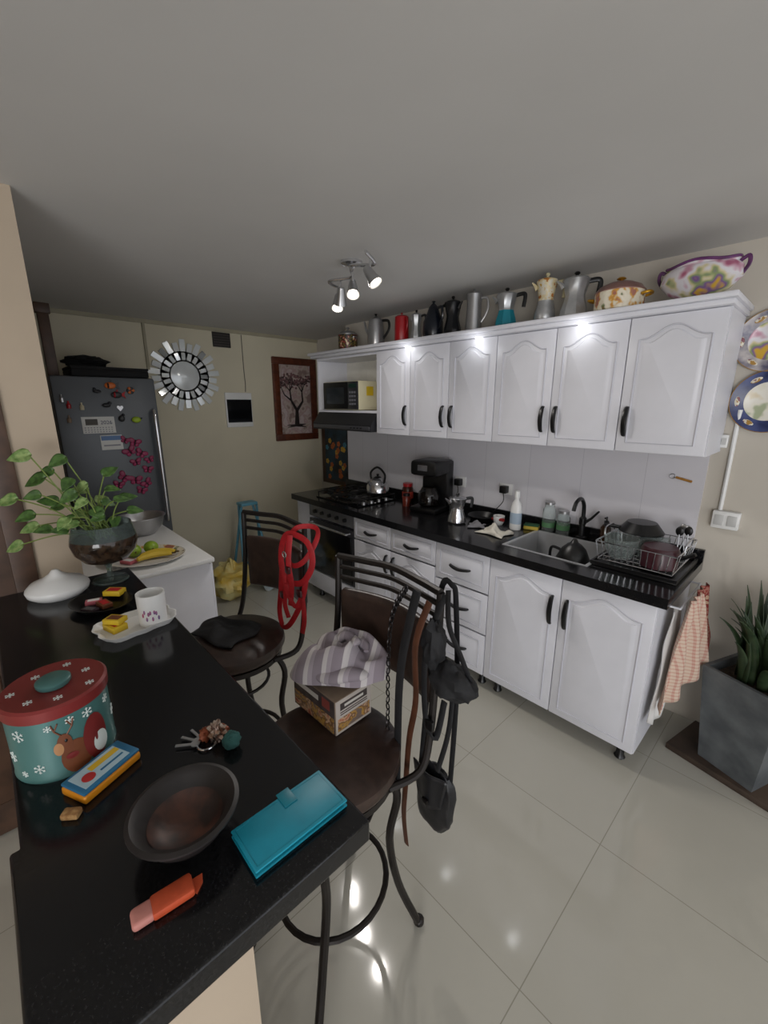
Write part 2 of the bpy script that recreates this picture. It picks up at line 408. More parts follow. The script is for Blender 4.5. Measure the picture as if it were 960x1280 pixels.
# ------------------------------------------------------------ cookware builders
def moka(name,lab,loc,h,r,mb,mt,mk=black,group=None,rz=0,seg=8,knob=True):
    c=T(name,lab,'coffee pot',loc,rz,group)
    B().lathe([(r*.85,0),(r,h*.05),(r*.95,h*.2),(r*.72,h*.42),(r*.72,h*.45)],mb,seg).obj('boiler',c)
    B().lathe([(r*.72,h*.45),(r*.68,h*.5),(r*.95,h*.82),(r*.98,h*.83)],mt,seg).tube([(0,-r*.85,h*.68),(0,-r*1.05,h*.76),(0,-r*1.35,h*.83)],[r*.22,r*.06],mt,6).obj('upper_chamber',c)
    B().lathe([(r*.98,h*.83),(r*.9,h*.86),(r*.3,h*.91),(0,h*.92)],mt,seg).obj('lid',c)
    B().lathe([(0,h*.90),(r*.15,h*.90),(r*.12,h*.94),(r*.22,h*.97),(r*.15,h),(0,h)],mk,10).obj('knob',c)
    B().tube(sm([(0,r*.85,h*.8),(0,r*1.5,h*.82),(0,r*1.65,h*.74),(0,r*1.55,h*.5)],4),r*.11,mk,8,flat=1.6).obj('handle',c)
    return c
def percol(name,lab,loc,h,r,m,mk,prof,group=None,rz=0,cat='coffee pot',spout=True,handle=True):
    c=T(name,lab,cat,loc,rz,group)
    B().lathe([(a*r,z*h) for a,z in prof],m,26).obj('body',c)
    B().lathe([(prof[-1][0]*r*1.03,prof[-1][1]*h),(prof[-1][0]*r*.8,prof[-1][1]*h+h*.04),(r*.12,h*.93),(0,h*.93)],m,26).obj('lid',c)
    B().lathe([(0,h*.92),(r*.13,h*.92),(r*.1,h*.95),(r*.2,h*.98),(0,h)],mk,14).obj('knob',c)
    if handle: B().tube(sm([(0,r*.8,h*.78),(0,r*1.55,h*.75),(0,r*1.6,h*.5),(0,r*.9,h*.25)],5),r*.1,mk,8,flat=1.5).obj('handle',c)
    if spout: B().tube(sm([(0,-r*.8,h*.35),(0,-r*1.25,h*.55),(0,-r*1.5,h*.8)],5),[r*.2,r*.09],m,10).obj('spout',c)
    return c
G='coffee pots on top of cabinets'
TZ=2.0855; TY=2.30
navy=mat('dark_blue_enamel','#12161f',.25); redp=mat('red_enamel','#a1141c',.3); tealp=mat('teal_enamel','#127c8c',.35)
floral=patchmat('floral_print',['#a63b2a','#5c6b3a','#d8ccb4','#e2d9c4','#e2d9c4','#d8ccb4','#cf9a3a','#a66a5a'],22,.35,interp='LINEAR')
pinkmetal=mat('rosy_metal','#a9827a',.28,.7,var=.15); brass=mat('brass','#c8952d',.3,.7)
dfl=patchmat('dark_floral_print',['#2b2522','#7a6a30','#2b2522','#8c3a30','#d8c8a0'],30,.35)
def pot(lab,loc,r,h,m,ml,mk,group=None,name='cooking_pot',dome=1):
    c=T(name,lab,'pot',loc,0,group)
    B().lathe([(0,0),(r*.85,0),(r*.97,h*.1),(r,h*.3),(r,h),(r*.96,h),(r*.95,h*.2),(0,h*.1)],m,30,cap=False).obj('body',c)
    k=.28*dome
    B().lathe([(r*1.03,h),(r*1.03,h*1.04),(r*.85,h*(1+k*.55)),(r*.5,h*(1+k*.9)),(r*.1,h*(1+k)),(0,h*(1+k))],ml,30).obj('lid',c)
    B().lathe([(0,h*(1+k)-.001),(r*.08,h*(1+k)-.001),(r*.06,h*(1.08+k)),(r*.2,h*(1.15+k)),(r*.14,h*(1.22+k)),(0,h*(1.22+k))],mk,14).obj('knob',c)
    for s_ in (-1,1): B().tube(sm([(s_*r*.97,-r*.3,h*.75),(s_*r*1.25,-r*.22,h*.82),(s_*r*1.25,r*.22,h*.82),(s_*r*.97,r*.3,h*.75)],5),r*.06,mk,8).obj('handle',c)
    return c
pot('small dark floral enamel pot with steel lid',(-2.86,TY,TZ),.078,.12,dfl,steel,steel)
percol('percolator','tall shiny steel percolator with black handle',(-2.52,TY,TZ),.235,.066,steel,black,[(1,0),(1.02,.05),(.92,.5),(.8,.8)],G,rz=-1.2)
percol('coffee_pot','slim red enamel coffee pot',(-2.25,TY,TZ),.205,.05,redp,redp,[(.95,0),(1,.05),(1,.5),(.95,.85)],G,rz=-1.9)
moka('moka_pot','small aluminium moka pot with black handle',(-2.11,TY,TZ),.20,.042,alu,alu,group=G,rz=-1.3)
percol('coffee_pot','rounded dark blue enamel coffee pot with narrow neck',(-1.96,TY,TZ),.235,.067,navy,navy,[(.9,0),(1,.15),(.98,.45),(.6,.7),(.45,.82)],G,rz=-1.9,spout=False)
moka('moka_pot','black moka pot with tapered body',(-1.80,TY,TZ),.235,.056,mat('black_enamel','#141518',.3),mat('black_enamel','#141518',.3),group=G,rz=1.5)
percol('coffee_pot','tall slim stainless coffee pot with knob lid',(-1.64,TY,TZ),.252,.05,steel,steel,[(1,0),(1,.05),(.85,.6),(.95,.86)],G,rz=-1.2,spout=False)
moka('moka_pot','moka pot with teal base and aluminium top',(-1.42,TY,TZ),.215,.062,tealp,alu,group=G,rz=-1.3)
moka('moka_pot','tall aluminium moka pot with yellow painted pattern',(-1.185,TY,TZ),.245,.056,alu,patchmat('yellow_pattern',['#c9a24a','#d9d2c0','#d9c9a0','#b5722a'],26,.35),mat('cream_plastic','#cfc6a0',.4),group=G,rz=-1.0,seg=12)
moka('moka_pot','large aluminium moka pot with black handle',(-1.03,TY,TZ),.22,.068,alu,alu,group=G,rz=-1.0)
pot('floral casserole with domed rosy metal lid and brass knob',(-.815,TY-.01,TZ),.105,.085,floral,pinkmetal,brass,dome=2)
c=T('tureen','porcelain serving bowl painted with purple and gold flowers','bowl',(-.515,2.33,TZ),-.1)
pur=mat('purple_gilding','#5e3460',.25,var=.35,scale=14); porc=patchmat('painted_porcelain',['#7c3f62','#a8607a','#c8a0b0','#dcd8dc','#dcd8dc','#cfc49a','#8a9a6a','#7a5a92','#cfa63c'],10,.2,interp='LINEAR')
B().lathe([(0,0),(.07,0),(.075,.012),(.06,.025),(.10,.045),(.135,.085),(.13,.125),(.115,.14),(.12,.15),(.112,.15),(.105,.135),(.12,.1),(0,.05)],porc,36,sx=1.1,sy=.75,cap=False).obj('bowl',c)
B().tube([( .117*1.11*math.cos(a),.117*.76*math.sin(a),.150+.005*math.cos(4*a)) for a in [2*pi*k/40 for k in range(40)]],.006,pur,8,closed=True).obj('rim',c)
for s_ in (-1,1): B().tube(sm([(s_*.128,0,.135),(s_*.155,0,.150),(s_*.160,0,.12),(s_*.14,0,.085)],6),.005,pur,8,flat=1.5).obj('handle',c)
# ------------------------------------------------------------ counter items
c=T('gas_hob','black glass four-burner gas hob with iron grates','stove',(-2.68,2.22,CZ))
B().box((0,0,.005),(.56,.44,.01),mat('hob_glass','#0b0b0c',.08),.003).obj('glass_top',c)
for x in (-.15,.13):
    for y in (-.1,.11):
        B().lathe([(.05,.01),(.045,.02),(.03,.026),(0,.026)],darkmetal,20).obj('burner',c,loc=(x,y,0))
for x in (-.15,.13):
    b=B(); 
    b.tube([(x-.12,-.2,.045),(x+.12,-.2,.045),(x+.12,.2,.045),(x-.12,.2,.045)],.005,black,6,closed=True)
    for y in (-.1,.11):
        b.tube([(x-.12,y,.045),(x-.03,y,.045)],.005,black,6).tube([(x+.12,y,.045),(x+.03,y,.045)],.005,black,6)
        b.tube([(x,y-.1,.045),(x,y-.03,.045)],.005,black,6).tube([(x,y+.09,.045),(x,y+.03,.045)],.005,black,6)
    for sx in (-.12,.12):
        for sy in (-.2,.2): b.tube([(x+sx,sy,.01),(x+sx,sy,.045)],.005,black,6)
    b.obj('grate',c)
for k in range(4): B().lathe([(.016,.01),(.014,.03),(0,.031)],steel,14).obj('knob',c,loc=(.262,-.15+.08*k,0))
c=T('kettle','round steel whistling kettle with black arched handle on hob','kettle',(-2.55,2.34,CZ+.0508))
B().lathe([(.085,0),(.095,.01),(.092,.06),(.06,.11),(.035,.125)],chrome,30).obj('body',c)
B().lathe([(.036,.125),(.02,.135),(.008,.137),(.012,.155),(0,.158)],black,20).obj('lid',c)
B().tube(sm([(-.075,0,.09),(-.085,0,.16),(0,0,.21),(.085,0,.16),(.075,0,.09)],6),.009,black,8).obj('handle',c)
B().tube([(.0,-.07,.07),(0,-.11,.11)],[.018,.01],chrome,10).obj('spout',c)
c=T('coffee_jar','glass jar of coffee with red lid','jar',(-2.30,2.44,CZ))
B().lathe([(.042,0),(.045,.01),(.045,.11),(.036,.125)],mat('coffee_glass','#3a1d14',.1),22).lathe([(.0457,.03),(.0457,.085)],mat('jar_label','#a83a2c',.5),22,cap=False).obj('jar_body',c)
B().lathe([(.04,.125),(.04,.15),(0,.15)],redp,22).obj('lid',c)
c=T('spice_jar','small glass jar with dark lid','jar',(-2.20,2.32,CZ))
B().lathe([(.03,0),(.032,.07),(.026,.08)],mat('spice_glass','#6b2a20',.1),20).obj('jar_body',c)
B().lathe([(.028,.08),(.028,.098),(0,.098)],black,20).obj('lid',c)
c=T('coffee_maker','black drip coffee maker with glass carafe','coffee maker',(-1.98,2.36,CZ),.15)
B().box((0,0,.02),(.22,.26,.04),black,.01).box((0,.08,.2),(.22,.10,.34),black,.02).box((0,-.01,.325),(.22,.25,.11),black,.025).obj('body',c)
B().lathe([(.055,.041),(.075,.06),(.078,.12),(.055,.17),(.05,.18)],mat('carafe_glass','#120d0b',.05),24,c=(0,-.045,0)).obj('carafe',c)
B().tube(sm([(.0,-.10,.165),(0,-.165,.16),(0,-.165,.09),(0,-.12,.075)],5),.009,black,8).obj('carafe_handle',c)
B().box((0,-.137,.33),(.08,.004,.04),mat('silver_badge','#8b8b90',.3,.8),.001).obj('badge',c)
moka('moka_pot','shiny moka pot standing on the worktop',(-1.64,2.22,CZ),.20,.062,chrome,chrome,rz=-.6,seg=12)
c=T('frying_pan','small dark frying pan on the worktop by the wall','pan',(-1.56,2.40,CZ))
B().lathe([(0,.004),(.07,.004),(.095,.035),(.098,.035),(.075,0),(0,0)],black,28,cap=False).obj('pan_body',c)
B().tube([(.09,-.02,.03),(.19,-.05,.045)],[.009,.011],mat('red_handle','#8e1c1c',.4),8).obj('handle',c)
c=T('soap_bottle','white plastic detergent bottle','bottle',(-1.29,2.36,CZ))
B().lathe([(.034,0),(.037,.01),(.037,.13),(.028,.17),(.014,.19),(.014,.205)],plastic,24,sy=.75).lathe([(.0375,.04),(.0375,.11)],mat('bottle_label','#9fb0c0',.5),24,sy=.76,cap=False).obj('bottle_body',c)
B().lathe([(.016,.205),(.015,.245),(0,.247)],plastic,16).obj('cap',c)
for (x,y,hh,lb,gm) in ((-1.13,2.475,.17,'tall clear glass jar with green label',mat('green_lid','#4f7a52',.5)),(-1.04,2.48,.13,'short clear glass jar with green label',mat('green_lid','#4f7a52',.5))):
    c=T('glass_jar',lb,'jar',(x,y,CZ)); B().lathe([(.034,0),(.038,.01),(.038,hh*.8),(.028,hh*.9),(.028,hh)],glassm,22).obj('jar_body',c)
    B().lathe([(.0385,.03),(.0385,.06)],gm,22,cap=False).obj('jar_label',c)
    B().lathe([(.03,hh),(.03,hh+.015),(0,hh+.015)],steel,20).obj('lid',c)
def cloth(name,lab,loc,sx,sy,m,hh=.03,rz=0,cat='cloth'):
    b=B(); ph=random.random()*6
    b.sheet(lambda u,v:Vector(((u-.5)*sx*(1+.12*math.sin(v*7+ph)),(v-.5)*sy*(1+.15*math.sin(u*6+ph)),.004+max(0,hh*(.55+.45*math.sin(u*9+ph+v*4)+.5*noise.noise(Vector((u*5,v*5,ph)))))*math.sin(pi*u)**.6*math.sin(pi*v)**.6)),20,16,m)
    return b.obj(name,label=lab,cat=cat,loc=loc,rz=rz,solid=.005)
cloth('dish_cloth','crumpled white dish cloth on the worktop',(-1.33,2.19,CZ+.001),.17,.13,mat('cream_cloth','#cfcabd',.9),.05)
cloth('dish_cloth','grey dish cloth folded beside frying pan',(-1.49,2.235,CZ+.001),.10,.09,mat('grey_cloth','#77767a',.9),rz=.5)
# small clutter
c=T('sponge','small green and yellow kitchen sponge by the sink','sponge',(-1.22,2.44,CZ),.3)
B().box((0,0,.012),(.09,.06,.024),mat('sponge_yellow','#c9b04a',.9,bump=.4,scale=90),.006).obj('foam_block',c)
B().box((0,0,.028),(.09,.06,.007),mat('sponge_green','#2e5a3a',.95,bump=.4,scale=90),.002).obj('scouring_pad',c)
c=T('coffee_cup','small white cup on the worktop near jars','cup',(-1.42,2.38,CZ),.8)
B().lathe([(0,0),(.024,0),(.034,.02),(.037,.06),(.034,.06),(.03,.02),(0,.008)],plastic,24,cap=False).obj('cup_body',c)
B().tube(sm([(0,.034,.05),(0,.055,.045),(0,.05,.02),(0,.032,.018)],5),.004,plastic,8).obj('handle',c)
c=T('spray_bottle','slim dark bottle with pump near the faucet','bottle',(-.80,2.485,CZ))
B().lathe([(.026,0),(.028,.008),(.028,.09),(.014,.11),(.011,.12)],mat('amber_bottle','#3a2618',.15),20).obj('bottle_body',c)
B().lathe([(.013,.12),(.013,.13),(.004,.132),(.004,.15)],black,14).tube([(0,0,.15),(0,-.03,.15)],.005,black,8).obj('pump',c)
c=T('sugar_jar','small steel canister with lid beside coffee maker','canister',(-1.80,2.40,CZ))
B().lathe([(.032,0),(.034,.006),(.034,.075)],steel,24).obj('jar_body',c); B().lathe([(.035,.075),(.035,.085),(.008,.09),(.010,.1),(0,.102)],black,24).obj('lid',c)
c=T('sauce_pot','black rounded pot standing in the sink','pot',(-.84,2.17,.7405))
B().lathe([(.06,0),(.085,.04),(.09,.12),(.06,.19),(.035,.215)],black,28).obj('body',c)
B().lathe([(.036,.215),(.02,.225),(.01,.245),(0,.245)],black,18).obj('lid',c)
B().tube(sm([(-.07,0,.17),(-.12,0,.17),(-.12,0,.09),(-.085,0,.07)],5),.008,black,8).obj('handle',c)
B().lathe([(0,.0),(.06,.0),(.095,.015),(.098,.018),(.06,.006),(0,.006)],plastic,30,cap=False).obj('dinner_plate',label='white dinner plate lying in the sink',cat='plate',loc=(-1.04,2.22,.7405))
c=T('dish_rack','chrome wire dish rack with drip tray','dish rack',(-.545,2.29,CZ))
W,Dd=.17,.18
b=B()
for z,k in ((.03,.92),(.12,1)): b.tube([(-W*k,-Dd*k,z),(W*k,-Dd*k,z),(W*k,Dd*k,z),(-W*k,Dd*k,z)],.004,chrome,6,closed=True)
for k in range(13):
    t=-1+2*k/12; b.tube([(W*t,-Dd,.12),(W*.92*t,-Dd*.92,.03),(W*.92*t,Dd*.92,.03),(W*t,Dd,.12)],.0022,chrome,5)
for k in range(7):
    t=-1+2*k/6; b.tube([(-W,Dd*t,.12),(-W*.92,Dd*.92*t,.03),(W*.92,Dd*.92*t,.03),(W,Dd*t,.12)],.0022,chrome,5)
for s_ in (-1,1): b.tube(sm([(s_*W,-.07,.12),(s_*W*1.03,-.05,.16),(s_*W*1.03,.05,.16),(s_*W,.07,.12)],4),.004,chrome,6)
b.obj('wire_basket',c)
B().b2(-.18,.185,-.2,.2,0,.008,black,.003).b2(-.18,.185,-.2,-.19,.008,.022,black).b2(-.18,.185,.19,.2,.008,.022,black).b2(-.18,-.17,-.19,.19,.008,.022,black).b2(.175,.185,-.19,.19,.008,.022,black).obj('drip_tray',c)
RK=CZ+.034
c=T('saucepan','maroon saucepan drying upside down in the dish rack','pot',(-.465,2.21,RK))
B().lathe([(.078,0),(.078,.08),(.07,.095),(0,.097)],mat('maroon_enamel','#3e1a22',.3),28).obj('body',c)
B().tube([(.07,-.02,.05),(.14,-.04,.10)],[.009,.009],black,8).obj('handle',c)
c=B(); c.lathe([(0,0),(.05,0),(.075,.05),(.08,.1),(.076,.1),(.07,.052),(.045,.006),(0,.006)],glassm,28,cap=False)
c.obj('glass_bowl',label='clear glass bowl in the dish rack',cat='bowl',loc=(-.63,2.21,RK))
c=T('frying_pan','black frying pan tilted upside down on dish rack','pan',(-.60,2.385,RK+.10),.3)
B().lathe([(.104,0),(.10,0),(.065,.045),(0,.047),(0,.052),(.068,.05),(.104,.004)],black,30,cap=False).obj('pan_body',c)
B().tube([(-.095,-.0,.01),(-.17,-.02,.02)],.01,black,8).obj('handle',c)
c=T('food_container','clear plastic food container resting in dish rack','container',(-.52,2.33,RK),.1)
bb_=B()
for a0,a1,b0,b1,c0,c1 in ((-.06,.06,-.045,-.042,0,.09),(-.06,.06,.042,.045,0,.09),(-.06,-.057,-.042,.042,0,.09),(.057,.06,-.042,.042,0,.09),(-.06,.06,-.045,.045,.09,.094)): bb_.b2(a0,a1,b0,b1,c0,c1,glassm)
bb_.obj('box_body',c)
for k,(x,y,a) in enumerate(((-.43,2.37,.2),(-.40,2.40,-.2),(-.44,2.42,.05),(-.41,2.44,.4))):
    b=B(); b.tube([(0,0,0),(.03*math.cos(a*9),.02,.12)],.003,steel,6).sph((.03*math.cos(a*9),.022,.135),(.018,.006,.024),steel if k>1 else black,12)
    b.obj('spoon',label='steel spoon standing in the dish rack' if k>1 else 'black spoon standing in the dish rack',cat='spoon',loc=(x,y,RK),group='utensils in the dish rack')
# wall fittings
def socket(x,z,lab,plug=True,sz=.075):
    c=T('wall_socket',lab,'socket',(x,2.5395,z))
    B().box((0,-.004,0),(sz*1.3,.008,sz),plastic,.002).obj('plate',c)
    if plug:
        B().box((0,-.03,0),(.05,.045,.05),black,.006).obj('plug',c,label='black plug')
        B().tube(sm([(0,-.04,-.02),(.01,-.05,-.08),(-.05,-.07,-.16)],5),.003,black,6).obj('cord',c)
socket(-1.854,1.11,'wall socket with black plug above the coffee pot')
socket(-1.474,1.11,'wall socket with black plug above worktop')
c=T('switch_box','white surface-mounted socket box on the wall','socket',(-.29,2.5495,1.13))
B().box((0,-.018,0),(.105,.036,.085),plastic,.005).obj('housing',c)
for s_ in (-1,1): B().box((s_*.025,-.038,0),(.035,.004,.05),mat('grey_insert','#b9b9b7',.4),.001).obj('insert',c)
B().tube([(0,-.01,0),(0,-.01,.47)],.009,plastic,8).obj('conduit_pipe',label='white conduit pipe running up to the cabinet side',cat='conduit',loc=(-.32,2.5495,1.173))
B().box((0,-.015,0),(.03,.03,.06),plastic,.004).box((0,-.032,0),(.018,.004,.03),mat('grey_insert','#b9b9b7',.4)).obj('switch',label='tiny white plastic switch on the wall',cat='switch',loc=(-.355,2.5495,1.50))
c=T('wall_hook','small wooden wall hook with metal ring','hook',(-.49,2.5395,1.30))
B().tube([(-.03,-.006,.008),(.04,-.008,-.006)],.006,mat('light_wood','#a3722e',.5),8).obj('bar',c)
B().tube([(-.045+.012*math.cos(a),-.006,.012+.012*math.sin(a)) for a in [k*pi/6 for k in range(12)]],.002,steel,6,closed=True).obj('ring',c)
gold2=mat('antique_gold','#a8803a',.35,.4)
def wplate(x,z,r,mcent,lab,mr,m2):
    c=T('decorative_plate',lab,'plate',(x,2.5495,z),0,'decorative plates on the wall')
    rr=RX(pi/2)
    B().lathe([(0,.003),(r*.55,.003),(r*.62,.008)],mcent,40,rot=rr,cap=False).obj('center',c)
    B().lathe([(r*.6,.002),(r*.62,.0085),(r*.97,.022),(r,.02),(r*.95,.0),(r*.6,.0)],mr,40,rot=rr,cap=False).obj('rim',c)
    for k in range(6):
        a=2*pi*k/6; B().sph((r*.80*math.cos(a),-.0148,r*.80*math.sin(a)),(.024,.003,.013),m2,12,rot=RY(-a+pi/2)).obj('ornament',c)
    B().tube([(r*.985*math.cos(q*pi/20),-.021,r*.985*math.sin(q*pi/20)) for q in range(40)],.0018,gold2,5,closed=True).obj('gold_edge',c)
wplate(-.262,1.935,.13,porc,'porcelain plate with dark blue rim and purple flowers',mat('plate_rim_violet','#2c2c58',.3,col2='#cfc8c4',scale=11),patchmat('ornament_print',['#a8803a','#d9d2c0','#8a5a62'],50,.3))
wplate(-.232,1.68,.135,patchmat('plate_scene',['#b8946a','#d9ccb0','#e4e0d4','#e4e0d4','#e0dccb','#a8b090'],13,.3,interp='LINEAR'),'blue-rimmed porcelain plate with gold ornament on wall',mat('plate_rim_blue','#1c2650',.3,col2='#4a5584',scale=12),patchmat('ornament_print',['#a8803a','#d9d2c0','#8a5a62'],50,.3))
# towels
B().tube([(-.325,2.06,.815),(-.325,2.44,.815)],.005,white,8).tube([(-.3795,2.06,.815),(-.325,2.06,.815)],.005,white,8).tube([(-.3795,2.44,.815),(-.325,2.44,.815)],.005,white,8).obj('towel_rail',label='thin white towel rail on the cabinet side',cat='rail')
def towel(lab,p0,p1,z0,z1,m,amp=.010,flare=.15,skew=0,top=None,fr=13):
    b=B(); p0=Vector((*p0,0)); p1=Vector((*p1,0)); d=p1-p0; n=Vector((d.y,-d.x,0)).normalized()
    t0,t1=(Vector((*top[0],0)),Vector((*top[1],0))) if top else (p0,p1)
    def f(u,v):
        w=1-v; q=p0.lerp(p1,u).lerp(t0.lerp(t1,u),v)+d*((u-.5)*flare*w)
        q+=n*(amp*math.sin(u*fr+z0*20+.8*math.sin(v*3))*(.35+.65*w)+.014*noise.noise(Vector((u*3,v*3,z0*9))))
        return Vector((q.x,q.y,z0+(z1-z0)*v-.03*w*math.sin(u*4+skew)+skew*w*(u-.5)*.10))
    b.sheet(f,44,22,m); return b.obj('hanging_towel',label=lab,cat='towel',solid=.005)
towel('white cotton towel hanging from rail',(-.350,1.985),(-.335,2.14),.27,.79,mat('white_towel','#d0cecb',.95),amp=.006,top=((-.350,2.07),(-.343,2.18)))
towel('cream towel with fine pale red checks hanging from rail',(-.320,2.01),(-.225,2.25),.41,.845,stripemat('red_check_towel','#cdb9a6','#b98478',60,'Y',.66,axis2='Z'),skew=1,top=((-.30,2.08),(-.285,2.24)),amp=.020,flare=.25,fr=17)
towel('red and brown patterned towel hanging from rail',(-.275,2.25),(-.235,2.38),.52,.85,patchmat('red_print_towel',['#8b322a','#9d6a5c','#7b2420','#b89a80'],40,.9),top=((-.30,2.25),(-.285,2.38)),amp=.014)
# ------------------------------------------------------------ back wall things
WX=-4.13
c=T('sunburst_mirror','round sunburst mirror made of radiating mirror tiles','mirror',(WX,1.435,1.912),pi/2)
B().lathe([(0,.012),(.118,.012),(.125,.008),(.125,0)],gmir,40,rot=RX(pi/2)).obj('central_mirror',c)
bl=B(); bl.lathe([(.22,.004),(.22,0),(.1,0),(.1,.004)],mat('mirror_backing','#8d8673',.6),40,rot=RX(pi/2),cap=False); bl.obj('backing',c)
for ring,(r0,r1,N) in enumerate(((.136,.198,20),(.208,.31,26))):
    for k in range(N):
        a=2*pi*(k+.5*ring)/N; e=(r1-r0)*(1 if ring<1 else (.72 if k%2 else 1)); rm=r0+e/2; wd=2*pi*r0/N*(.84 if ring<1 else .94)
        b=B(); b.box((0,0,0),(e,.006,wd),gmir2 if (k*7+ring*3)%6==0 else gmir,.0015,seg=1)
        o=b.obj('mirror_tile',c); o.matrix_local=RY(-a)@Matrix.Translation((rm,-.011-.004*(k%2),0))@RX(.12*(1 if k%2 else -1))
c=T('video_intercom','white wall intercom with black screen','intercom',(WX,1.915,1.61),pi/2)
B().box((0,-.012,0),(.27,.025,.33),plastic,.004).obj('housing',c)
B().box((0,-.026,-.01),(.25,.006,.22),mat('dark_screen','#0a0c10',.12)).obj('screen',c)
c=T('framed_painting','framed painting of a dark gnarled tree, reddish wood frame','painting',(WX,2.57,1.71),pi/2)
b=B(); fw_,fh=.53,.86
for (x,z,sx,sz) in ((0,fh/2-.035,fw_,.07),(0,-fh/2+.035,fw_,.07),(-fw_/2+.035,0,.07,fh-.14),(fw_/2-.035,0,.07,fh-.14)): b.box((x,-.0175,z),(sx,.035,sz),redwood,.005)
b.obj('frame',c)
B().box((0,-.006,0),(.40,.01,.73),patchmat('painting_canvas',['#a89a96','#c0b2b0','#a88e8c','#b8aaa0','#8b7670'],9,.6,interp='LINEAR')).obj('canvas',c)
b=B(); dk=mat('painted_trunk','#1f1614',.7); lf=mat('painted_leaves','#8a6264',.7,col2='#3e3230',scale=40)
def br(p,a,L,w,d):
    q=(p[0]+math.sin(a)*L,p[1]+math.cos(a)*L)
    if abs(q[0])>.18 or abs(q[1])>.34: return
    b.tube([(p[0],-.012,p[1]),(q[0],-.012,q[1])],[w,w*.65],dk,5)
    if d==0:
        for _ in range(8): 
            x=max(-.185,min(.185,q[0]+random.uniform(-.05,.05)));z=q[1]+random.uniform(-.05,.05)
            if abs(z)<.35: b.sph((x,-.011,z),(.013,.0015,.011),lf,8)
        return
    for s_ in (-1,1,.2)[:2 if d>2 else 3]: br(q,a+s_*random.uniform(.35,.75),L*.78,w*.6,d-1)
br((0,-.27),0.05,.16,.03,4)
for s_ in (-1.9,-1.5,1.4,1.9): b.tube([(0,-.012,-.27),(math.sin(s_)*.12,-.012,-.27+math.cos(s_)*.06)],[.016,.003],dk,5)
b.obj('tree_motif',c)
c=T('wall_vent','dark square vent opening high on wall','vent',(WX,1.80,2.25),pi/2)
b=B(); b.box((0,-.006,0),(.17,.012,.13),mat('vent_dark','#2b2724',.7),.002)
for k in range(5): b.box((0,-.014,-.045+.0225*k),(.15,.006,.01),mat('vent_slats','#3c3733',.6))
b.obj('grille',c)
B().tube(sm([(0,-.004,0),(0,-.004,-.3),(.005,-.004,-.45),(.0,-.004,-.53)],4),.004,mat('cable_grey','#6b6657',.6),6).obj('wall_cable',label='thin grey cable running down the wall',cat='cable',loc=(WX,2.0,CH-.035),rz=pi/2)
c=T('flower_print','tall dark print with orange and yellow flowers on wall','picture',(-3.82,2.8795,1.18))
B().box((0,-.01,0),(.5,.02,.8),brownw,.003).obj('frame',c)
B().box((.02,-.021,-.05),(.40,.004,.6),mat('print_ground','#241c1a',.6,col2='#2c4a58',scale=5)).obj('print',c)
b=B(); rf=random.Random(5)
for _ in range(22):
    x=rf.uniform(-.15,.19); z=rf.uniform(-.32,.10); cl=rf.choice([mat('painted_orange','#b8602a',.6),mat('painted_yellow','#c9a03a',.6),mat('painted_blue','#3f7f94',.6),mat('painted_orange','#b8602a',.6)])
    for k in range(5): b.sph((x+.018*math.cos(k*1.257),-.0235,z+.018*math.sin(k*1.257)),(.014,.0015,.014),cl,8)
b.obj('flower_motif',c)
# ------------------------------------------------------------ fridge
c=T('refrigerator','dark grey refrigerator covered with magnets','refrigerator',(-3.78,.68,0),pi/2)
fs=mat('fridge_dark_steel','#595d61',.38,.2,var=.04); fside=mat('fridge_side','#9a9d9f',.4,.4,var=.03)
B().box((0,.02,.93),(.61,.56,1.82),fside,.01).obj('body',c)
for q_ in (-.25,.25):
    B().lathe([(.02,0),(.02,.022)],black,12).obj('foot',c,loc=(q_,-.2,0))
d=T('door',None,None,(0,-.295,0),parent=c); B().box((0,0,1.27),(.605,.06,1.15),fs,.012).obj('door_panel',d)
B().tube(sm([(.265,-.03,1.62),(.265,-.07,1.58),(.265,-.08,1.2),(.265,-.07,.84),(.265,-.03,.8)],5),.013,chrome,10).obj('handle',d)
d=T('door',None,None,(0,-.295,0),parent=c); B().box((0,0,.37),(.605,.06,.62),fs,.012).obj('door_panel',d)
B().tube([(.2,-.03,.62),(.2,-.065,.62),(-.2,-.065,.62),(-.2,-.03,.62)],.011,chrome,10).obj('handle',d)
FX=-3.4545
GM='fridge magnets'
def magnet(name,lab,y,z,build,rx=0):
    b=B(); build(b); o=b.obj(name,label=lab,cat='magnet',loc=(FX,y,z),rz=pi/2,group=GM); return o
pink=mat('magenta_plastic','#8c1c4c',.4,var=.2); org=mat('orange_plastic','#c8641c',.4); grn=mat('lime_plastic','#9ab52c',.4); mbk=mat('magnet_dark','#1b1c20',.4)
def bfly(s,r):
    def f(b):
        R=RY(r)
        for sx in (-1,1):
            b.sph(R@Vector((sx*.022*s,-.008,.012*s)),(.022*s,.004,.017*s),pink,12,rot=R@RY(-sx*.5))
            b.sph(R@Vector((sx*.015*s,-.008,-.014*s)),(.014*s,.004,.013*s),pink,12)
        b.tube([R@Vector((0,-.008,-.02*s)),R@Vector((0,-.008,.02*s))],.004,mbk,6).box((0,-.004,0),(.01,.008,.01),mbk)
    return f
for (y,z,s_,r) in ((.80,1.40,1,.3),(.76,1.34,1.1,-.5),(.83,1.32,1,.6),(.79,1.26,.9,-.2),(.70,1.16,1.1,.8),(.77,1.13,1.1,.1),(.84,1.10,1,-.6),(.80,1.05,.9,.4),(.86,1.2,.9,.2),(.74,1.42,.8,.5),(.88,1.27,.8,-.3),(.66,1.11,.9,.3)):
    magnet('butterfly_magnet','magenta butterfly magnet on refrigerator door',y,z,bfly(s_,r))
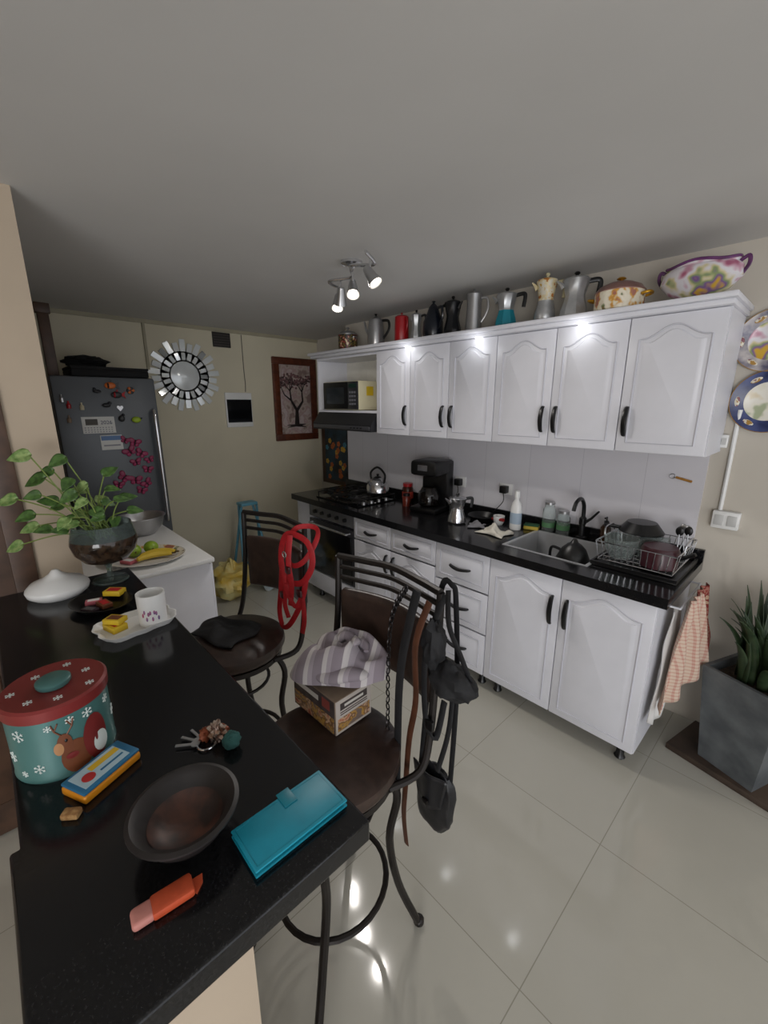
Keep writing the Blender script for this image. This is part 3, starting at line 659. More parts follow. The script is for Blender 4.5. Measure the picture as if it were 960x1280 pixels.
def fish(c1,c2):
    def f(b):
        b.sph((0,-.0095,0),(.034,.009,.022),c1,14).sph((-.012,-.012,.0),(.008,.009,.019),c2,10).poly([(.022,0),(.055,.024),(.048,0),(.055,-.024)],.006,c2,Matrix.Translation((0,-.003,0))).poly([(-.01,.015),(.012,.038),(.012,.014)],.005,c2,Matrix.Translation((0,-.003,0)))
        b.box((0,-.004,0),(.01,.008,.01),mbk)
    return f
magnet('fish_magnet','orange and black fish magnet on refrigerator',.70,1.79,fish(org,mbk))
magnet('fish_magnet','dark fish magnet on refrigerator',.73,1.73,fish(mbk,red))
magnet('flower_magnet','small orange flower magnet',.82,1.76,lambda b:[b.sph((.014*math.cos(a),-.006,.014*math.sin(a)),(.012,.006,.012),mbk if k%2 else org,8) for k,a in enumerate([q*pi/3 for q in range(6)])])
magnet('lime_magnet','lime-shaped green magnet on refrigerator',.83,1.56,lambda b:(b.sph((0,-.012,0),(.03,.012,.022),grn,12),b.tube([(.02,-.01,0),(.038,-.01,.012)],.004,mbk,6)))
magnet('shoe_magnet','tiny dark shoe magnet on refrigerator',.62,1.75,lambda b:(b.sph((0,-.01,0),(.024,.01,.012),mbk,12),b.sph((-.014,-.01,.012),(.01,.008,.014),mbk,10)))
magnet('bottle_magnet','small cream bottle magnet on refrigerator',.52,1.65,lambda b:b.lathe([(.012,-.02),(.013,.005),(.005,.015),(.005,.028)],mat('cream_resin','#c9c0a4',.5),12,c=(0,-.013,0)))
magnet('bottle_magnet','small brown bottle magnet on refrigerator',.44,1.57,lambda b:b.lathe([(.012,-.02),(.013,.005),(.005,.015),(.005,.028)],card,12,c=(0,-.013,0)))
magnet('bottle_magnet','small grey bottle magnet on refrigerator',.42,1.70,lambda b:b.lathe([(.012,-.02),(.013,.005),(.005,.015),(.005,.028)],steel,12,c=(0,-.013,0)))
magnet('bottle_magnet','small red bottle magnet on refrigerator',.45,1.66,lambda b:b.lathe([(.012,-.02),(.013,.005),(.005,.015),(.005,.028)],redp,12,c=(0,-.013,0)))
magnet('bird_magnet','little dark bird magnet on refrigerator',.66,1.66,lambda b:(b.sph((0,-.01,0),(.026,.01,.015),mbk,12),b.sph((.022,-.01,.014),(.012,.008,.012),mbk,10)))
magnet('bird_magnet','little dark bird magnet beside the calendar',.74,1.57,lambda b:(b.sph((0,-.01,0),(.02,.01,.022),mbk,12),b.sph((.012,-.01,.024),(.01,.008,.01),mbk,10)))
magnet('heart_magnet','small silver heart magnet on refrigerator',.74,1.64,lambda b:b.poly([(0,-.02),(.02,.004),(.016,.016),(.006,.016),(0,.008),(-.006,.016),(-.016,.016),(-.02,.004)],.008,steel))
c=T('wall_calendar','white 2026 calendar sheet held on refrigerator','calendar',(FX,.60,1.53),pi/2)
B().box((0,-.0025,0),(.19,.004,.11),paper).obj('sheet',c)
text('2026',.035,mat('calendar_blue','#232c55',.6),Matrix.Translation((.045,-.005,.015))@RX(pi/2),c)
b=B()
for r in range(3):
    for q in range(10): b.box((-.08+.017*q,-.0045,-.045+.014*r),(.009,.001,.006),mat('print_grey','#8b8b92',.6))
b.obj('date_grid',c)
B().box((-.04,-.0045,.02),(.07,.001,.04),mat('print_dark','#4a4640',.6)).obj('picture_block',c)
c=T('note_card','small blue and white printed card on refrigerator','card',(FX,.66,1.41),pi/2)
B().box((0,-.0025,0),(.13,.004,.10),paper).obj('sheet',c); B().box((0,-.005,.03),(.12,.002,.03),mat('print_blue','#5a7cab',.5)).box((0,-.0045,-.02),(.1,.001,.01),mat('print_grey','#8b8b92',.6)).obj('printing',c)
mb=mat('matte_black','#0f0f10',.85)
B().b2(-.20,.26,-.2,.15,0,.05,mb,.01).b2(-.20,-.19,-.2,.15,.05,.065,mb).b2(.25,.26,-.2,.15,.05,.065,mb).b2(-.19,.25,-.2,-.19,.05,.065,mb).obj('serving_tray',label='flat black tray lying on top of refrigerator',cat='tray',loc=(-3.68,.70,1.8465),rz=pi/2)
B().lump((0,0,.042),(.12,.10,.04),mb,.5,2.5,3,26,folds=.15).obj('plastic_bag',label='crumpled black bag on the tray over refrigerator',cat='bag',loc=(-3.70,.62,1.908),rz=pi/2)
B().b2(-.02,.02,-.03,.03,0,.42,brownw,.004).b2(-.03,.03,-.04,.04,.38,.44,brownw,.004).obj('wooden_post',label='dark wooden post standing on the refrigerator',cat='post',loc=(-3.60,.42,1.8465))
# ------------------------------------------------------------ white low cabinet
c=T('low_cabinet','low white cabinet with white top beside refrigerator','cabinet',(-2.60,.50,0))
B().b2(-.43,.43,-.27,.275,.05,.855,white,.004).b2(-.41,.41,-.25,.24,0,.05,black).obj('body',c)
B().b2(-.45,.45,-.29,.295,.855,.88,plastic,.005).obj('top',c)
d=T('door',None,None,(0,.276,.45),parent=c)
B().b2(-.42,-.005,0,.016,-.38,.39,white,.003).b2(.005,.42,0,.016,-.38,.39,white,.003).obj('door_panel',d)
for s_ in (-1,1): B().tube(sm([(s_*.04,.016,.1),(s_*.04,.04,.15),(s_*.04,.04,.2),(s_*.04,.016,.25)],4),.006,handlem,8).obj('handle',d)
WZ=.8805
B().lathe([(0,0),(.07,0),(.115,.05),(.13,.11),(.138,.112),(.138,.116),(.126,.114),(.11,.052),(.066,.006),(0,.006)],steel,40,cap=False).obj('mixing_bowl',label='large stainless steel mixing bowl on white cabinet',cat='bowl',loc=(-2.88,.64,WZ))
c=T('platter','white oval platter with painted floral rim','plate',(-2.385,.52,WZ),.9)
B().lathe([(0,.006),(.15,.006),(.20,.022),(.203,.02),(.155,0),(0,0)],mat('platter_white','#d6d3cc',.25),40,sy=.85,cap=False).obj('dish',c)
B().lathe([(.165,.012),(.195,.0215)],floral,40,sy=.85,cap=False).obj('painted_rim',c)
lime=mat('lime_skin','#86a42c',.35,var=.15,scale=20); ban=mat('banana_skin','#d8b93a',.45,var=.1,scale=12)
def limeo(x,y,z,lab,m=None):
    c=T('lime',lab,'lime',(x,y,z)); B().sph((0,0,.034),(.038,.036,.034),m or lime,20).obj('fruit_body',c); B().sph((.038,0,.034),(.006,.005,.005),mat('stem_brown','#5a4a22',.7),8).obj('stem',c)
limeo(-2.43,.485,WZ+.0065,'green lime on the platter'); limeo(-2.43,.568,WZ+.0065,'green lime beside bananas on the platter')
def banana(x,y,z,rz):
    c=T('banana','yellow banana lying on the platter','banana',(x,y,z),rz,'bananas on the platter')
    q=sm([(-.08,0,.016),(-.045,.018,.018),(0,.026,.019),(.045,.018,.018),(.08,0,.016)],5); n=len(q)
    B().tube(q,[.005+.013*math.sin(pi*(.12+.76*k/(n-1))) for k in range(n)],ban,7).obj('fruit_body',c)
    B().tube([(.08,0,.016),(.098,-.012,.018)],[.005,.004],mat('stem_brown','#5a4a22',.7),6).obj('stem',c)
banana(-2.335,.575,WZ+.010,1.3); banana(-2.30,.55,WZ+.012,1.5)
def carton(name,lab,loc,rz,sz,m,m2,cat='box',group=None):
    c=T(name,lab,cat,loc,rz,group); B().box((0,0,sz[2]/2),sz,m,.0015).obj('carton',c)
    B().box((0,0,sz[2]+.0005),(sz[0]*.7,sz[1]*.6,.001),m2).obj('label_print',c); return c
carton('sweet_packet','pink sweet packet on the floral platter',(-2.35,.44,WZ+.0065),.5,(.07,.045,.015),mat('pink_pack','#b9606a',.5),paper)
c=T('storage_jar','white canister standing on the low cabinet','canister',(-2.80,.36,WZ))
B().lathe([(.05,0),(.055,.01),(.055,.12),(.05,.13)],plastic,24).obj('jar_body',c); B().lathe([(.056,.13),(.056,.15),(.01,.156),(0,.156)],mat('lid_grey','#9c9a95',.5),24).obj('lid',c)
# ------------------------------------------------------------ bar
b=B(); BZ=1.05
i=b.mi(granite); ol=[(-1.81,-.06),(-.70,-.06),(-.70,-.072),(-.385,-.072),(-.385,.335),(-1.81,.335)]
t_=[b.bm.verts.new((x,y,BZ)) for x,y in ol]; u_=[b.bm.verts.new((x,y,BZ-.04)) for x,y in ol]
b.bm.faces.new(t_); b.bm.faces.new(u_[::-1])
for k in range(6): b.bm.faces.new([t_[k],u_[k],u_[(k+1)%6],t_[(k+1)%6]])
bar=b.obj('breakfast_counter',label='polished black granite breakfast bar counter',cat='countertop')
mdb=bar.modifiers.new('b','BEVEL'); mdb.width=.004; mdb.segments=2
B().b2(-1.78,-.47,.0,.17,0,BZ-.0405,tan).b2(-1.78,-.47,-.005,0,0,.08,white).obj('wall_bar',kind='structure')
def stool(x,y,rz,lab):
    c=T('bar_stool',lab,'stool',(x,y,0),rz,'bar stools')
    B().lathe([(0,.695),(.17,.695),(.19,.705),(.2,.725),(.197,.748),(.17,.765),(.08,.772),(0,.773)],leather,44).obj('seat',c)
    B().lathe([(0,.675),(.185,.675),(.185,.6945),(0,.6945)],darkmetal,36).obj('seat_ring',c)
    for sx in (-1,1):
        for sy in (-1,1):
            q=sm([(sx*.10,sy*.10,.68),(sx*.135,sy*.135,.58),(sx*.12,sy*.12,.42),(sx*.13,sy*.15,.22),(sx*.16,sy*.20,.05),(sx*.165,sy*.215,.012)],5)
            B().tube(q,.012,darkmetal,9).sph((sx*.165,sy*.216,.017),(.019,.019,.017),darkmetal,10).obj('leg',c)
    B().tube([(.155*math.cos(a),.165*math.sin(a),.27) for a in [k*pi/16 for k in range(32)]],.009,darkmetal,8,closed=True).obj('footrest_ring',c)
    k_=[(.155*.8*math.cos(a),.155*.8*math.sin(a),.56) for a in [k*pi/12 for k in range(24)]]
    B().tube(k_,.007,darkmetal,8,closed=True).obj('brace_ring',c)
    for sx in (-1,1):
        B().tube(sm([(sx*.17,.06,.685),(sx*.205,.15,.70),(sx*.205,.19,.80),(sx*.2,.215,1.0),(sx*.2,.225,1.2)],5),.011,darkmetal,9).obj('back_post',c)
    for z,r in ((1.2,.011),(1.165,.008),(1.13,.008)):
        B().tube(sm([(-.2,.224,z),(-.1,.25,z+.0),(0,.26,z+.005),(.1,.25,z),(.2,.224,z)],5),r,darkmetal,8).obj('back_rail',c)
    b=B(); b.sheet(lambda u,v:Vector(((u-.5)*.37,.222+.045*math.sin(pi*u),.86+.235*v)),14,8,leather); o=b.obj('backrest_pad',c,solid=.03)
    o.modifiers.new('b','BEVEL').width=.008
    return c
stool(-.81,.555,.06,'dark metal bar stool with box and bags on it')
stool(-1.53,.61,.16,'dark metal bar stool with red harness on its backrest')
SZ=.7738
c=T('cardboard_box','small printed cardboard food box on the stool seat','box',(-.905,.64,SZ),.03)
B().box((0,0,.055),(.20,.135,.11),card,.002).obj('carton',c)
bp_=mat('box_print_pale','#a9a098',.6,var=.08); dk2=mat('box_print_dark','#3f3634',.6,var=.3,scale=40); wt=mat('box_white','#bdb8b0',.6)
foodp=patchmat('food_photo',['#3a2620','#9a4a30','#b89878','#5a3a2a','#a8803a','#6a5a52'],32,.5,interp='LINEAR')
b=B()
b.box((0,-.0682,.055),(.196,.001,.106),dk2).box((0,-.0688,.03),(.19,.001,.05),foodp).box((-.03,-.0688,.085),(.11,.001,.016),wt).box((.06,-.0688,.085),(.035,.001,.03),mat('box_red','#7e3a34',.5))
b.obj('printed_front',c)
b=B(); b.box((.1002,0,.055),(.001,.131,.106),bp_).box((.1008,0,.03),(.001,.12,.04),foodp).box((.1008,0,.085),(.001,.10,.022),dk2).box((.1012,0,.085),(.001,.07,.008),wt)
for z in (.060,.067): b.box((.1008,0,z),(.001,.1,.003),dk2)
b.obj('printed_end',c)
# plump draped towel
pst=stripemat('striped_fleece','#857b82','#bdb7b6',19,'X',.5,.95,'#9c9399')
b=B(); i=b.mi(pst); NR,NA=30,84; vs=[]
cen=b.bm.verts.new((0,0,.112))
def tw(r,a):
    ed=1+.10*math.sin(2*a+.6)+.07*math.sin(5*a+1)
    x=.125*r*ed*math.cos(a); y=.100*r*ed*math.sin(a)
    dome=.115*math.sqrt(max(0,1-(r*.98)**3.2))
    sw=a*2+8*r
    fold=.026*math.sin(sw)*math.sin(pi*min(1,r*1.02))+.014*math.sin(a*5-5*r+1)*r*(1.15-r)
    z=dome+fold-.003*math.cos(r*3)
    x+=.014*math.cos(sw)*r; y+=.014*math.sin(sw*1.1)*r
    return Vector((x,y,max(.004,z)))
for q in range(1,NR+1): vs.append([b.bm.verts.new(tw(q/NR,2*pi*k/NA)) for k in range(NA)])
for k in range(NA): b.bm.faces.new([cen,vs[0][k],vs[0][(k+1)%NA]])
for q in range(NR-1):
    for k in range(NA): b.bm.faces.new([vs[q][k],vs[q+1][k],vs[q+1][(k+1)%NA],vs[q][(k+1)%NA]])
b.bm.faces.new(vs[-1][::-1])
for (cc,r0,r1,z,a0,a1,w_) in (((0,0),.070,.052,.095,.2,3.6,.024),((.0,-.01),.088,.066,.060,3.3,6.2,.026),((.01,0),.030,.026,.120,-.5,3.2,.018)):
    P=[Vector((cc[0]+r0*math.cos(a0+(a1-a0)*k/39),cc[1]+r1*math.sin(a0+(a1-a0)*k/39),z+.006*math.sin(k*.3))) for k in range(40)]
    b.tube(P,[w_*math.sin(pi*min(.97,max(.03,k/39)))**.5 for k in range(40)],pst,18,flat=.8)
b.obj('striped_towel',label='plump grey and white striped towel heaped on the box',cat='towel',loc=(-.872,.660,SZ+.1110),rz=.5,ang=80)
# bags on stool 2 post
px_,py_=-.62,.79
def belt(name,lab,pts,w,m,cat='strap',flat=.18,up=(0,1,0),closed=False):
    return B().tube(sm(pts,6,closed),w,m,8,closed=closed,flat=(flat,up)).obj(name,label=lab,cat=cat)
blk=mat('black_nylon','#101013',.75,var=.25,scale=60,bump=.3); brn=mat('brown_leather_strap','#4a2a1a',.5,var=.2,scale=30)
blk2=mat('black_leather','#17171a',.42,var=.15,scale=40,bump=.2)
c=T('crossbody_bag','small flat black bag hanging by its straps from stool','bag',(px_,py_,0))
b=B(); b.lump((-.030,.04,.50),(.068,.024,.115),blk2,.20,1.7,4,36,folds=.05,sq=.7); b.obj('pouch',c)
B().sheet(lambda u,v:Vector((-.030+(u-.5)*.13*(1-.3*v),.012-.012*math.sin(pi*u)*(1-v*.4)+.003*math.sin(u*9),.615-.11*v-.02*math.sin(pi*u)*v)),12,8,blk2).obj('flap',c,solid=.004)
B().box((-.030,-.006,.515),(.022,.008,.016),mat('gunmetal','#3b3838',.3,.9),.002).obj('buckle',c)
B().tube(sm([(-.085,.035,.58),(-.07,.045,.9),(-.03,.035,1.19),(.01,.03,1.215),(.02,.035,1.17),(.025,.05,.9),(.025,.04,.58)],6),.009,blk,8,flat=(.2,(0,1,0))).obj('strap',c)
c=T('pet_carrier_sling','small black padded cap-like sling draped over stool post','bag',(px_,py_,0))
b=B(); b.lump((.050,-.01,.975),(.066,.045,.048),blk,.35,2.0,6,32,folds=.10).lump((.008,-.035,1.07),(.028,.028,.07),blk,.35,2.2,9,28,folds=.10); b.obj('padding',c)
B().tube(sm([(.02,.0,1.215),(.05,-.03,1.14),(.085,-.02,1.06),(.10,.0,.98),(.07,.0,.92),(.02,-.03,.93)],6),.009,blk,8,flat=(.3,(0,1,0))).obj('strap',c)
B().tube(sm([(.01,.0,1.2),(-.005,-.05,1.05),(.0,-.05,.85),(.02,-.03,.79),(.03,-.01,.90)],6),.010,blk,8,flat=(.25,(0,1,0))).obj('strap',c)
B().tube(sm([(.035,.02,.93),(.04,.0,.8),(.015,-.01,.66)],6),.008,blk,8,flat=(.3,(0,1,0))).obj('strap',c)
B().box((.015,-.05,.84),(.026,.012,.03),black,.003).obj('buckle',c)
gun=mat('gunmetal','#3b3838',.3,.9)
b=B(); pts=sm([(px_-.07,py_-.06,1.21),(px_-.105,py_-.08,1.1),(px_-.115,py_-.08,.8),(px_-.115,py_-.07,.60)],14)
for k,p in enumerate(pts):
    R=RZ(k%2*pi/2)
    b.tube([p+R@Vector((.006*math.cos(a),0,.01*math.sin(a))) for a in [j*pi/4 for j in range(8)]],.0022,gun,5,closed=True)
b.obj('chain_strap',label='gunmetal chain hanging down from the stool post',cat='chain')
belt('leather_belt','brown leather belt hanging from the stool post',[(px_+.01,py_-.06,1.2),(px_-.015,py_-.08,1.08),(px_-.01,py_-.08,.92),(px_-.035,py_-.075,.78),(px_-.05,py_-.07,.62),(px_-.075,py_-.05,.46),(px_-.08,py_-.03,.32)],.010,brn)
belt('leather_belt','black leather belt hanging from the stool post',[(px_-.04,py_-.05,1.21),(px_-.06,py_-.085,1.0),(px_-.07,py_-.085,.75),(px_-.08,py_-.075,.52)],.014,blk)
# red harness
hx,hy=-1.345,.845
c=T('pet_harness','red nylon webbing pet harness hanging on stool backrest','harness',(hx,hy,0))
def rs(name,pts,w=.011,closed=False,m=red,up=(.55,-.83,.1)): B().tube(sm(pts,6,closed),w,m,10,closed=closed,flat=(.14,up)).obj(name,c)
rs('chest_loop',[(-.02,-.05,1.19),(-.07,-.055,1.14),(-.08,-.06,1.05),(-.03,-.065,1.0),(.05,-.05,1.01),(.095,-.03,1.09),(.07,-.03,1.17)],.012,True)
rs('neck_loop',[(.03,.03,1.21),(-.03,-.02,1.2),(-.045,-.05,1.12),(.0,-.06,1.07),(.06,-.04,1.10),(.075,.01,1.18)],.010,True)
rs('belly_strap',[(.065,-.04,1.03),(.055,-.05,.96),(.02,-.06,.88),(-.04,-.065,.80),(-.10,-.06,.77),(-.12,-.06,.83),(-.09,-.065,.93),(-.07,-.065,1.03)],.011)
rs('side_strap',[(-.075,-.06,1.06),(-.02,-.075,.96),(.03,-.07,.91),(.055,-.05,.97)],.010)
rs('back_strap',[(.0,-.06,1.19),(.01,-.08,1.09),(.015,-.075,1.0),(-.01,-.07,.90)],.011)
rs('loose_end',[(.055,-.055,.95),(.07,-.06,.87),(.05,-.06,.80)],.010)
rs('loose_end',[(-.03,-.07,.99),(-.045,-.075,.90),(-.03,-.07,.84)],.010)
for p in ((.01,-.085,1.06),(-.06,-.075,.93),(.05,-.065,.97)): B().box(p,(.028,.012,.028),mat('red_buckle','#3e0d12',.35),.004).obj('buckle',c)
B().tube([(.0+.012*math.cos(a),-.09,1.12+.012*math.sin(a)) for a in [k*pi/6 for k in range(12)]],.0025,chrome,6,closed=True).obj('ring',c)
cloth('black_cloth','folded black cloth lying on the stool seat',(-1.56,.59,SZ+.001),.24,.18,blk,.02,.4)
ybg=mat('yellow_plastic','#d0aa2c',.4,col2='#dcd49a',scale=7); wbg=mat('white_plastic_bag','#d3d6d4',.4,col2='#a9c4d4',scale=9)
B().lump((0,0,.15),(.17,.16,.15),ybg,.45,2.2,1,36,folds=.12).tube(sm([(-.05,0,.24),(-.02,0,.33),(.03,0,.34),(.05,0,.25)],5),.012,ybg,8).obj('shopping_bag',label='crumpled yellow plastic bag on the floor',cat='bag',loc=(-3.45,1.40,.012),group='plastic bags on the floor')
B().lump((0,0,.15),(.16,.15,.17),wbg,.45,2.4,5,36,folds=.14).obj('shopping_bag',label='crumpled white and blue plastic bag on the floor',cat='bag',loc=(-3.40,1.76,.04),group='plastic bags on the floor')
c=T('folding_stool','light blue folding step stool leaning near wall','stool',(-3.85,1.80,0),pi/2)
tl=mat('light_blue_plastic','#5e9db4',.4)
for sx in (-.10,.10):
    B().tube([(sx*1.5,-.12,.012),(sx*.7,.06,.72)],.013,tl,8).obj('leg',c)
    B().tube([(sx*1.5,.12,.012),(sx*.8,-.02,.70)],.013,tl,8).obj('leg',c)
B().box((0,.02,.72),(.17,.12,.03),tl,.008).obj('seat',c)
B().tube([(-.135,-.085,.15),(.135,-.085,.15)],.01,tl,8).obj('crossbar',c)
# ------------------------------------------------------------ bar items
BT=BZ+.0003
PX,PY=-1.72,.258
c=T('stemmed_planter','stemmed glass goblet planter filled with dark soil','planter',(PX,PY,BT))
tg=mat('stem_glass','#9fb0ac',.04,var=.03,trans=.9); bg=mat('soil_behind_glass','#1f1712',.06,col2='#3e3024',scale=50)
tg.node_tree.nodes['Principled BSDF'].inputs['IOR'].default_value=1.25
B().lathe([(.058,0),(.055,.006),(.012,.012),(.008,.035),(.010,.055),(.02,.066)],tg,30).obj('stem',c)
B().lathe([(0,.066),(.03,.067),(.07,.083),(.096,.115),(.104,.150),(.101,.165),(.098,.165),(.10,.150),(.09,.12),(.03,.08),(0,.08)],bg,40,cap=False).obj('bowl',c)
B().lathe([(.1015,.165),(.090,.213),(.087,.213),(.0985,.165)],tg,40,cap=False).obj('rim',c)
B().lathe([(0,.162),(.098,.160)],mat('soil','#1d1610',.95,col2='#3a2c1c',scale=60,bump=.6),30,cap=False).obj('soil',c)
leafm=mat('pothos_leaf','#4f7034',.4,col2='#2f4a20',scale=70); leafm2=mat('pothos_leaf_light','#93a86a',.4,col2='#55783a',scale=60)
stemm=mat('green_stem','#6c7e3a',.6)
leaves=[(-1.83,.107,1.505,.046),(-1.81,.198,1.49,.042),(-1.80,.131,1.43,.050),(-1.83,.05,1.365,.045),(-1.766,.298,1.425,.040),(-1.78,.085,1.315,.040),(-1.787,.24,1.37,.042),(-1.71,.325,1.342,.040),(-1.74,.12,1.265,.036),(-1.80,.04,1.215,.040),(-1.69,.34,1.30,.036),(-1.66,.30,1.35,.036),(-1.66,.16,1.31,.036),(-1.72,.20,1.38,.042),(-1.76,.15,1.35,.042),(-1.75,.28,1.33,.040),(-1.70,.24,1.32,.040),(-1.74,.19,1.29,.036),(-1.80,.09,1.27,.040),(-1.82,.16,1.45,.038),(-1.77,.20,1.42,.038),(-1.68,.22,1.36,.034),(-1.70,.30,1.28,.034),(-1.72,.16,1.26,.034),(-1.76,.24,1.40,.036),(-1.73,.29,1.38,.034),(-1.79,.17,1.33,.036),(-1.70,.19,1.28,.032),(-1.67,.26,1.30,.032),(-1.77,.11,1.38,.034),(-1.75,.22,1.30,.034),(-1.71,.27,1.34,.032)]
pl=T('pothos_plant','green pothos plant with trailing variegated leaves','plant',(PX,PY,BT+.162))
for k,(x,y,z,s_) in enumerate(leaves):
    e=Vector((x-PX,y-PY,z-BT-.162)); st=Vector((random.uniform(-.04,.04),random.uniform(-.04,.04),0))
    mid=(st+e)/2+Vector((0,0,.02+.015*random.random()))
    b=B(); b.tube(sm([st,mid,e],6),.0022,stemm,6); b.obj('stem',pl)
    nrm=Vector((random.uniform(.35,.9),random.uniform(-.5,.15),random.uniform(.5,1.0))).normalized()
    d=Vector((e.x*.5+random.uniform(-.04,.04),e.y+random.uniform(-.06,.06),random.uniform(-.06,.0)))
    d=(d-nrm*d.dot(nrm)); d=d.normalized() if d.length>1e-3 else nrm.orthogonal().normalized()
    sd=nrm.cross(d)
    def lf_(u,v,s_=s_,d=d,sd=sd,nrm=nrm,e=e):
        t=u; w=s_*.56*(math.sin(pi*min(1,t**.6)))**.85 if 0<t<1 else 0.0005
        x_=-.18*s_*(abs(v-.5)*2)*(1-t)+t*s_*1.35
        yy=(v-.5)*2*w
        return e+d*x_+sd*yy+nrm*(abs(yy)*.22-.25*s_*t*t)
    b=B(); b.sheet(lf_,12,8,leafm2 if k%3==0 else leafm); b.obj('leaf',pl,solid=.001)
c=T('aroma_diffuser','white domed aroma diffuser with pointed top','diffuser',(-1.70,.104,BT))
B().lathe([(.07,0),(.085,.012),(.089,.025),(.087,.032)],plastic,36).obj('base',c)
B().lathe([(.087,.032),(.074,.046),(.040,.06),(.019,.074),(.010,.086),(.006,.088),(0,.088)],plastic,36).obj('cover',c)
c=T('oval_dish','small black oval dish holding matchboxes and sweets','dish',(-1.495,.188,BT),.5)
B().lathe([(0,.004),(.06,.004),(.085,.02),(.09,.02),(.065,0),(0,0)],black,36,sx=1.1,sy=.85,cap=False).obj('dish_body',c)
carton('matchbox','yellow matchbox on the black dish',(-1.53,.233,BT+.016),.8,(.055,.038,.016),yellow,red)
carton('sweet_packet','brown wafer packet on the black dish',(-1.48,.193,BT+.0045),.2,(.05,.03,.014),mat('brown_pack','#6b3a22',.5),red)
carton('sweet_packet','pink sweet packet on the black dish',(-1.525,.173,BT+.0045),1.3,(.045,.025,.012),mat('pink_pack','#b9606a',.5),paper)
carton('sweet_packet','dark sweet wrapper on the black dish',(-1.465,.153,BT+.0045),.6,(.045,.025,.012),mat('dark_pack','#2a1c22',.4),mat('silver_badge','#8b8b90',.3,.8))
c=T('scalloped_tray','small white scalloped tray on the bar','tray',(-1.285,.235,BT),.15)
pts=[]
for k in range(48):
    a=2*pi*k/48; ca,sa=math.cos(a),math.sin(a); r=1/((abs(ca)**5+abs(sa)**5)**.2)*(1+.035*math.cos(10*a)); pts.append((.07*r*ca,.10*r*sa))
b=B(); i=b.mi(plastic)
lo=[b.bm.verts.new((x*.85,y*.85,.0)) for x,y in pts]; hi=[b.bm.verts.new((x,y,.018)) for x,y in pts]; hi2=[b.bm.verts.new((x*.96,y*.96,.018)) for x,y in pts]; lo2=[b.bm.verts.new((x*.83,y*.83,.004)) for x,y in pts]
b.bm.faces.new(lo[::-1]); b.bm.faces.new(lo2)
for A,C in ((lo,hi),(hi,hi2),(hi2,lo2)):
    for k in range(48): b.bm.faces.new([A[k],A[(k+1)%48],C[(k+1)%48],C[k]])
b.obj('tray_body',c)
c=T('mug','white mug with pink printed design','mug',(-1.262,.275,BT+.0045),.9)
B().lathe([(0,0),(.032,0),(.036,.004),(.037,.095),(.034,.095),(.032,.008),(0,.006)],plastic,30,cap=False).obj('cup',c)
B().tube(sm([(0,.035,.08),(0,.058,.075),(0,.058,.035),(0,.035,.02)],5),.005,plastic,8).obj('handle',c)
b=B(); 
for k in range(9):
    a=-1.85+.14*k; zz=.04+.012*math.sin(k*2.2); b.sph((.0359*math.cos(a),.0359*math.sin(a),zz),(.003,.003,.007),mat('pink_print','#b0526e',.5,col2='#7a6a9a',scale=60),8)
b.obj('printed_pattern',c)
carton('matchbox','yellow matchbox with red print on white tray',(-1.295,.185,BT+.0045),.3,(.055,.04,.018),yellow,red)
carton('matchbox','second yellow matchbox stacked on white tray',(-1.30,.188,BT+.0240),.7,(.05,.036,.014),yellow,mat('brown_pack','#6b3a22',.5))
# tin
c=T('biscuit_tin','round festive biscuit tin with snowflakes and reindeer','tin',(-.872,.020,BT))
tint=mat('tin_teal','#466f6c',.35,.15,var=.08); tred=mat('tin_red','#7a2a28',.4,.15,var=.1); snow=mat('snow_print','#cfd6d2',.5); deer=mat('reindeer_brown','#6a3a20',.5)
R_=.075
B().lathe([(R_,0),(R_+.001,.003),(R_,.006),(R_,.133)],tint,48).obj('tin_body',c)
B().lathe([(R_+.003,.118),(R_+.004,.137),(R_,.141),(R_-.01,.139),(0,.139)],tred,48).obj('lid',c)
B().lathe([(0,.1395),(.024,.1395),(.026,.143),(.026,.149),(.022,.152),(0,.152)],tint,28).obj('lid_knob',c)
def flake(px,py,pz,s_,nrm,tang):
    b=B()
    n=Vector(nrm); t=Vector(tang); q=n.cross(t)
    for k in range(6):
        a=k*pi/3; d=t*math.cos(a)+q*math.sin(a)
        b.tube([Vector((px,py,pz)),Vector((px,py,pz))+d*s_],.0007,snow,4)
        e=Vector((px,py,pz))+d*s_*.6
        for w in (-.7,.7):
            d2=t*math.cos(a+w)+q*math.sin(a+w); b.tube([e,e+d2*s_*.35],.0006,snow,4)
    b.obj('snowflake_print',c)
for (a,z,s_) in ((-.9,.095,.011),(-.6,.03,.009),(.45,.103,.009),(-1.2,.05,.010),(1.3,.06,.011),(-.95,.02,.006),(.1,.106,.007),(-.3,.103,.006),(1.0,.10,.008)):
    n=Vector((math.cos(a),math.sin(a),0)); flake((R_+.0005)*n.x,(R_+.0005)*n.y,z,s_,n,(0,0,1))
for k in range(7):
    a=k*.9; r=.050+.010*(k%2); flake(r*math.cos(a),r*math.sin(a),.1395,.007,(0,0,1),(1,0,0))
b=B()
def cyl(a,z): return Vector(((R_+.0008)*math.cos(a),(R_+.0008)*math.sin(a),z))
